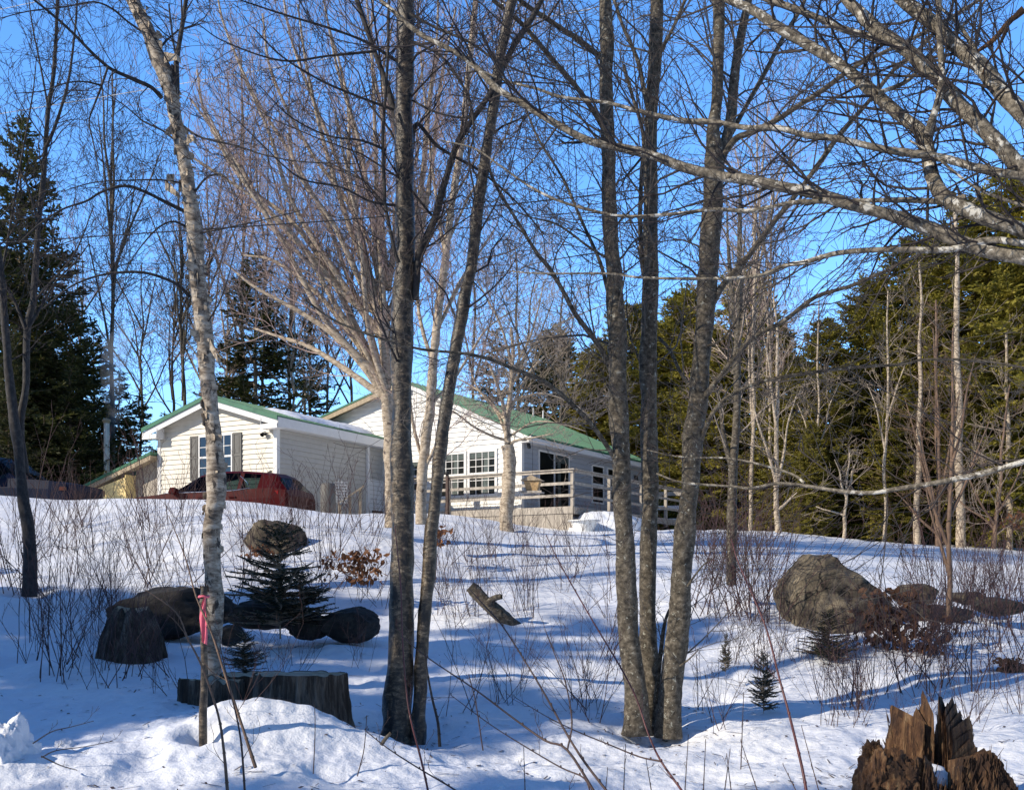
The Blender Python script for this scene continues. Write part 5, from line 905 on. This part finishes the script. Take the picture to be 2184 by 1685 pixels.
def leafy(px, pyb, Y, wpx, hpx, n, mat, label, seed, leaf=.07):
    rnd = random.Random(seed); k = Y/F; x,y,z = P(px,pyb,Y); t = thing('leafy_bush', (x,y,z), label, 'bush'); tb = Tubes(); V, Fc = [], []
    for q in range(9):
        grow(tb, (x+rnd.gauss(0,.08),y+rnd.gauss(0,.08),z), vnorm((rnd.gauss(0,.5)*wpx/hpx,rnd.gauss(0,.3),1)), hpx*k*rnd.uniform(.6,1.), .008, 1, rnd, .05, .15, 4, .5, .7, .003)
    for q in range(n):
        c = (x+rnd.gauss(0,.28)*wpx*k, y+rnd.gauss(0,.2)*wpx*k, z+hpx*k*rnd.uniform(.08,1)**1.0); d = vnorm((rnd.gauss(0,.6),rnd.gauss(0,.6),-.6+rnd.gauss(0,.4))); u = perp_dir(d, math.pi/2, rnd); w_ = perp_dir(d, math.pi/2, rnd); L_ = leaf*rnd.uniform(.6,1.5); i = len(V)
        V += [c, vadd(vadd(c,d,L_*.35),u,L_*.28), vadd(vadd(c,d,L_*.75),u,L_*.2), vadd(vadd(c,d,L_),w_,L_*.15), vadd(vadd(c,d,L_*.75),u,-L_*.2), vadd(vadd(c,d,L_*.35),u,-L_*.28)]; Fc += [(i,i+1,i+2,i+3),(i,i+3,i+4,i+5)]
    tb.build('stems','brown_stem',t,4); mesh('leaves', V, Fc, mat, t)
leafy(765,1245,17,90,75,240,'dead_leaves','rust leaved bush left of the dark twin stems',1,.1); leafy(935,1165,20,50,45,90,'dead_leaves','small tan leaved bush right of the dark twin stems',2,.1); leafy(555,1185,18.5,60,25,90,'dead_leaves','low rusty leaves under the tan boulder',3,.08)
leafy(1900,1425,14.5,120,175,330,'dark_leaves','dark brown leaved bush in front of the big boulder',4,.13); leafy(1985,1400,14.2,90,90,110,'dark_leaves','sparser brown leaved bush right of the big boulder',5,.12); leafy(2150,1450,13,60,50,80,'dead_leaves','brown clump at the right edge',6,.08); leafy(700,1215,18,40,30,50,'dead_leaves','few rusty leaves left of the rust leaved bush',7,.08)
leafy(2165,1130,31,60,40,60,'dead_leaves','pale brown leaves hanging at the right field edge',8,.12)

# ================================================================= BARE SHRUBS ON THE SNOW
protos = []
for v in range(7):
    rnd = random.Random(200+v); t = thing('bare_shrub', (0,0,0), '', 'shrub'); tb = Tubes(); tb2 = Tubes()
    for q in range(rnd.randint(4,8)):
        a = rnd.uniform(0,6.28); p = (rnd.gauss(0,.1),rnd.gauss(0,.1),-.06); q_ = rnd.uniform(.05,1.1); d = vnorm((math.cos(a)*q_,math.sin(a)*q_,1)); L_ = rnd.uniform(.4,1.35); r = rnd.uniform(.0028,.006); pts, st_ = [p], L_/6; rad = [r]
        for i in range(6):
            d = vnorm((d[0]+rnd.gauss(0,.07),d[1]+rnd.gauss(0,.07),d[2]+.03)); p = vadd(p,d,st_); pts.append(p); rad.append(r*(1-.11*i)); 
            if i > 0 and rnd.random() < .75: grow(tb2, p, perp_dir(d,.6,rnd), L_*rnd.uniform(.15,.45), r*.6, 1 if rnd.random() < .5 else 0, rnd, .12, .12, 2, .5, .6, .0018)
        tb.add(pts, rad)
    tb.build('stems','shrub_stem',t,4); tb2.build('twigs','shrub_stem',t,3); protos.append(t)
used = [False]*7
def put_shrub(px, py, sc_, label, group, mat=None):
    x,y,z = G(px,py); i = R.randrange(7); rz_ = R.uniform(0,6.28); s = sc_*R.uniform(.75,1.25)
    if not used[i]:
        used[i] = True; t = protos[i]; t.location = (x,y,z-.02); t.scale = (s,s,s*1.1); t.rotation_euler = (0,0,rz_); t['label'] = label; t['group'] = group
    else:
        t = copy_thing(protos[i], (x,y,z-.02), s, s*1.1, rz_, label, group)
zones = [((0,430),(1110,1290),34,1.35,'bare red brown shrub in the thicket left of the birch','thicket of bare shrubs on the left'),((60,400),(1290,1490),34,1.0,'bare shrub around the dark round topped stump','shrubs around the left stump'),
  ((480,830),(1120,1300),30,1.2,'bare shrub between the birch and the dark twin stems','shrubs between birch and twin stems'),((930,1320),(1180,1350),34,1.05,'bare shrub on the open snow between the twin stems and the maple','shrubs on the middle snow'),((980,1320),(1400,1540),13,.8,'low bare shrub on the shaded snow left of the maple','low shrubs in the middle shade'),
  ((1480,1660),(1170,1330),26,1.5,'reddish bare shrub between the maple and the big boulder','shrubs left of the big boulder'),((1480,1900),(1350,1560),26,.8,'small bare shrub on the snow below the big boulder','small shrubs below the boulder'),((1900,2184),(1240,1480),46,1.2,'tangled bare shrub at the right behind the rotten stump','tangle of shrubs on the right'),
  ((1780,2184),(1470,1600),16,.7,'thin bare shrub around the rotten stump','shrubs by the rotten stump'),((520,780),(1400,1500),8,.6,'thin bare shrub between the long stump and the twin stems','shrubs behind the long stump')]
for (x0,x1),(y0,y1),n_,s_,lb_,g_ in zones:
    for q in range(n_): put_shrub(R.uniform(x0,x1), R.uniform(y0,y1), s_, lb_, g_)

mbl = MB(); rnd = random.Random(55)
for q in range(1800):
    if q % 2: px = rnd.uniform(-60,2260); Y = 6.2+19*rnd.random()**1.6; x = (px-CX)/F*Y
    else: bx_, by_ = rnd.choice([(862,9.6),(1395,10.2),(455,10.6),(1990,6.8),(2000,7.6),(1775,16.6),(640,9)]); x = (bx_-CX)/F*by_+rnd.gauss(0,.6); Y = by_+rnd.gauss(0,.6)
    mbl.V.append((x,Y,0))
Q = np.array(mbl.V); zq = GZ(Q[:,0], Q[:,1]); mbl = MB()
for (x,y,_),z in zip(Q,zq):
    a = rnd.uniform(0,6.28); l = rnd.choice((.008,.012,.02,.05,.09)); w_ = rnd.uniform(.003,.007) if l > .03 else l*.6; ca, sa = math.cos(a), math.sin(a); z += .008; e = rnd.uniform(0,.01)
    mbl.quad((x-ca*l-sa*w_,y-sa*l+ca*w_,z),(x-ca*l+sa*w_,y-sa*l-ca*w_,z),(x+ca*l+sa*w_,y+sa*l-ca*w_,z+e),(x+ca*l-sa*w_,y+sa*l+ca*w_,z+e))
tag(mbl.build('bark_litter','brown_stem',None,loc=(0,8,-1.5)), 'scattered bark flakes and twig bits on the snow', 'litter', None, 'stuff')
# ================================================================= SMOKE
x,y,_ = P(230,890,36.5); m, nt, b, o_ = newmat('smoke'); nt.nodes.remove(b); vs = N(nt,'ShaderNodeVolumePrincipled'); vs.inputs['Color'].default_value = (.85,.9,1,1)
f = noi(nt, coords(nt,(1,1,.5)), 2.2, 4, .6); mr = N(nt,'ShaderNodeMapRange'); nt.links.new(f, mr.inputs[0]); mr.inputs[1].default_value = .35; mr.inputs[2].default_value = .65; mr.inputs[3].default_value = .05; mr.inputs[4].default_value = .75
nt.links.new(mr.outputs[0], vs.inputs['Density']); nt.links.new(vs.outputs[0], o_.inputs['Volume']); M['smoke'] = m
t = Tubes(); t.add([(x+.12*math.sin(i*.7)+.05*i,y,4.95+i*.42) for i in range(12)], [.08,.17,.26,.33,.38,.42,.46,.5,.5,.45,.3,.05])
tag(t.build('smoke','smoke',None,14,loc=(x,y,4.95)), 'faint blue wisp of smoke rising from the stove pipe', 'smoke')

# ================================================================= LIGHT AND CAMERA
sun_to = Vector((-.90,-.435,0)).normalized(); el = math.radians(29); sv = Vector((sun_to.x*math.cos(el), sun_to.y*math.cos(el), math.sin(el)))
sl = bpy.data.lights.new('sun','SUN'); sl.energy = 5.0; sl.angle = math.radians(.53); sl.color = (1,.9,.74); so = bpy.data.objects.new('sun', sl); so.rotation_euler = sv.to_track_quat('Z','Y').to_euler(); so.location = (-20,-20,30); COL.objects.link(so)
w = bpy.data.worlds.new('World'); sc.world = w; w.use_nodes = True; nt = w.node_tree; nt.nodes.clear()
sky = N(nt,'ShaderNodeTexSky', sky_type='NISHITA'); sky.sun_disc = False; sky.sun_elevation = el; sky.sun_rotation = math.atan2(sv.x, sv.y); sky.altitude = 100; sky.air_density = 1.; sky.dust_density = .1; sky.ozone_density = 2.5
hs = N(nt,'ShaderNodeHueSaturation'); hs.inputs['Saturation'].default_value = 1.2; hs.inputs['Value'].default_value = 1.0; bg = N(nt,'ShaderNodeBackground'); bg.inputs[1].default_value = .15; out = N(nt,'ShaderNodeOutputWorld')
tc = N(nt,'ShaderNodeTexCoord'); sx = N(nt,'ShaderNodeSeparateXYZ'); nt.links.new(tc.outputs['Generated'], sx.inputs[0]); mr = N(nt,'ShaderNodeMapRange'); nt.links.new(sx.outputs['Y'], mr.inputs[0])
mr.inputs[1].default_value = 0; mr.inputs[2].default_value = .9; mr.inputs[3].default_value = .72; mr.inputs[4].default_value = 2.3     # added sky gain: raised along the view, lowered elsewhere to deepen the shade
vm = N(nt,'ShaderNodeVectorMath', operation='SCALE'); nt.links.new(hs.outputs[0], vm.inputs[0]); nt.links.new(mr.outputs[0], vm.inputs['Scale'])
nt.links.new(sky.outputs[0], hs.inputs['Color']); vc = N(nt,'ShaderNodeVectorMath', operation='MULTIPLY'); nt.links.new(vm.outputs[0], vc.inputs[0]); vc.inputs[1].default_value = (.82,.93,1.1); nt.links.new(vc.outputs[0], bg.inputs[0]); nt.links.new(bg.outputs[0], out.inputs[0])
cd = bpy.data.cameras.new('camera'); cam = bpy.data.objects.new('camera', cd); COL.objects.link(cam); sc.camera = cam
cam.location = (0,0,0); cam.rotation_euler = (math.radians(90),0,0); cd.sensor_fit = 'HORIZONTAL'; cd.sensor_width = 36; cd.lens = 36*F/2184; cd.shift_y = (HY-842.5)/2184; cd.clip_end = 2000; cd.clip_start = .05
sc.view_settings.view_transform = 'Standard'; sc.view_settings.look = 'None'; sc.view_settings.exposure = 0; sc.view_settings.gamma = 1
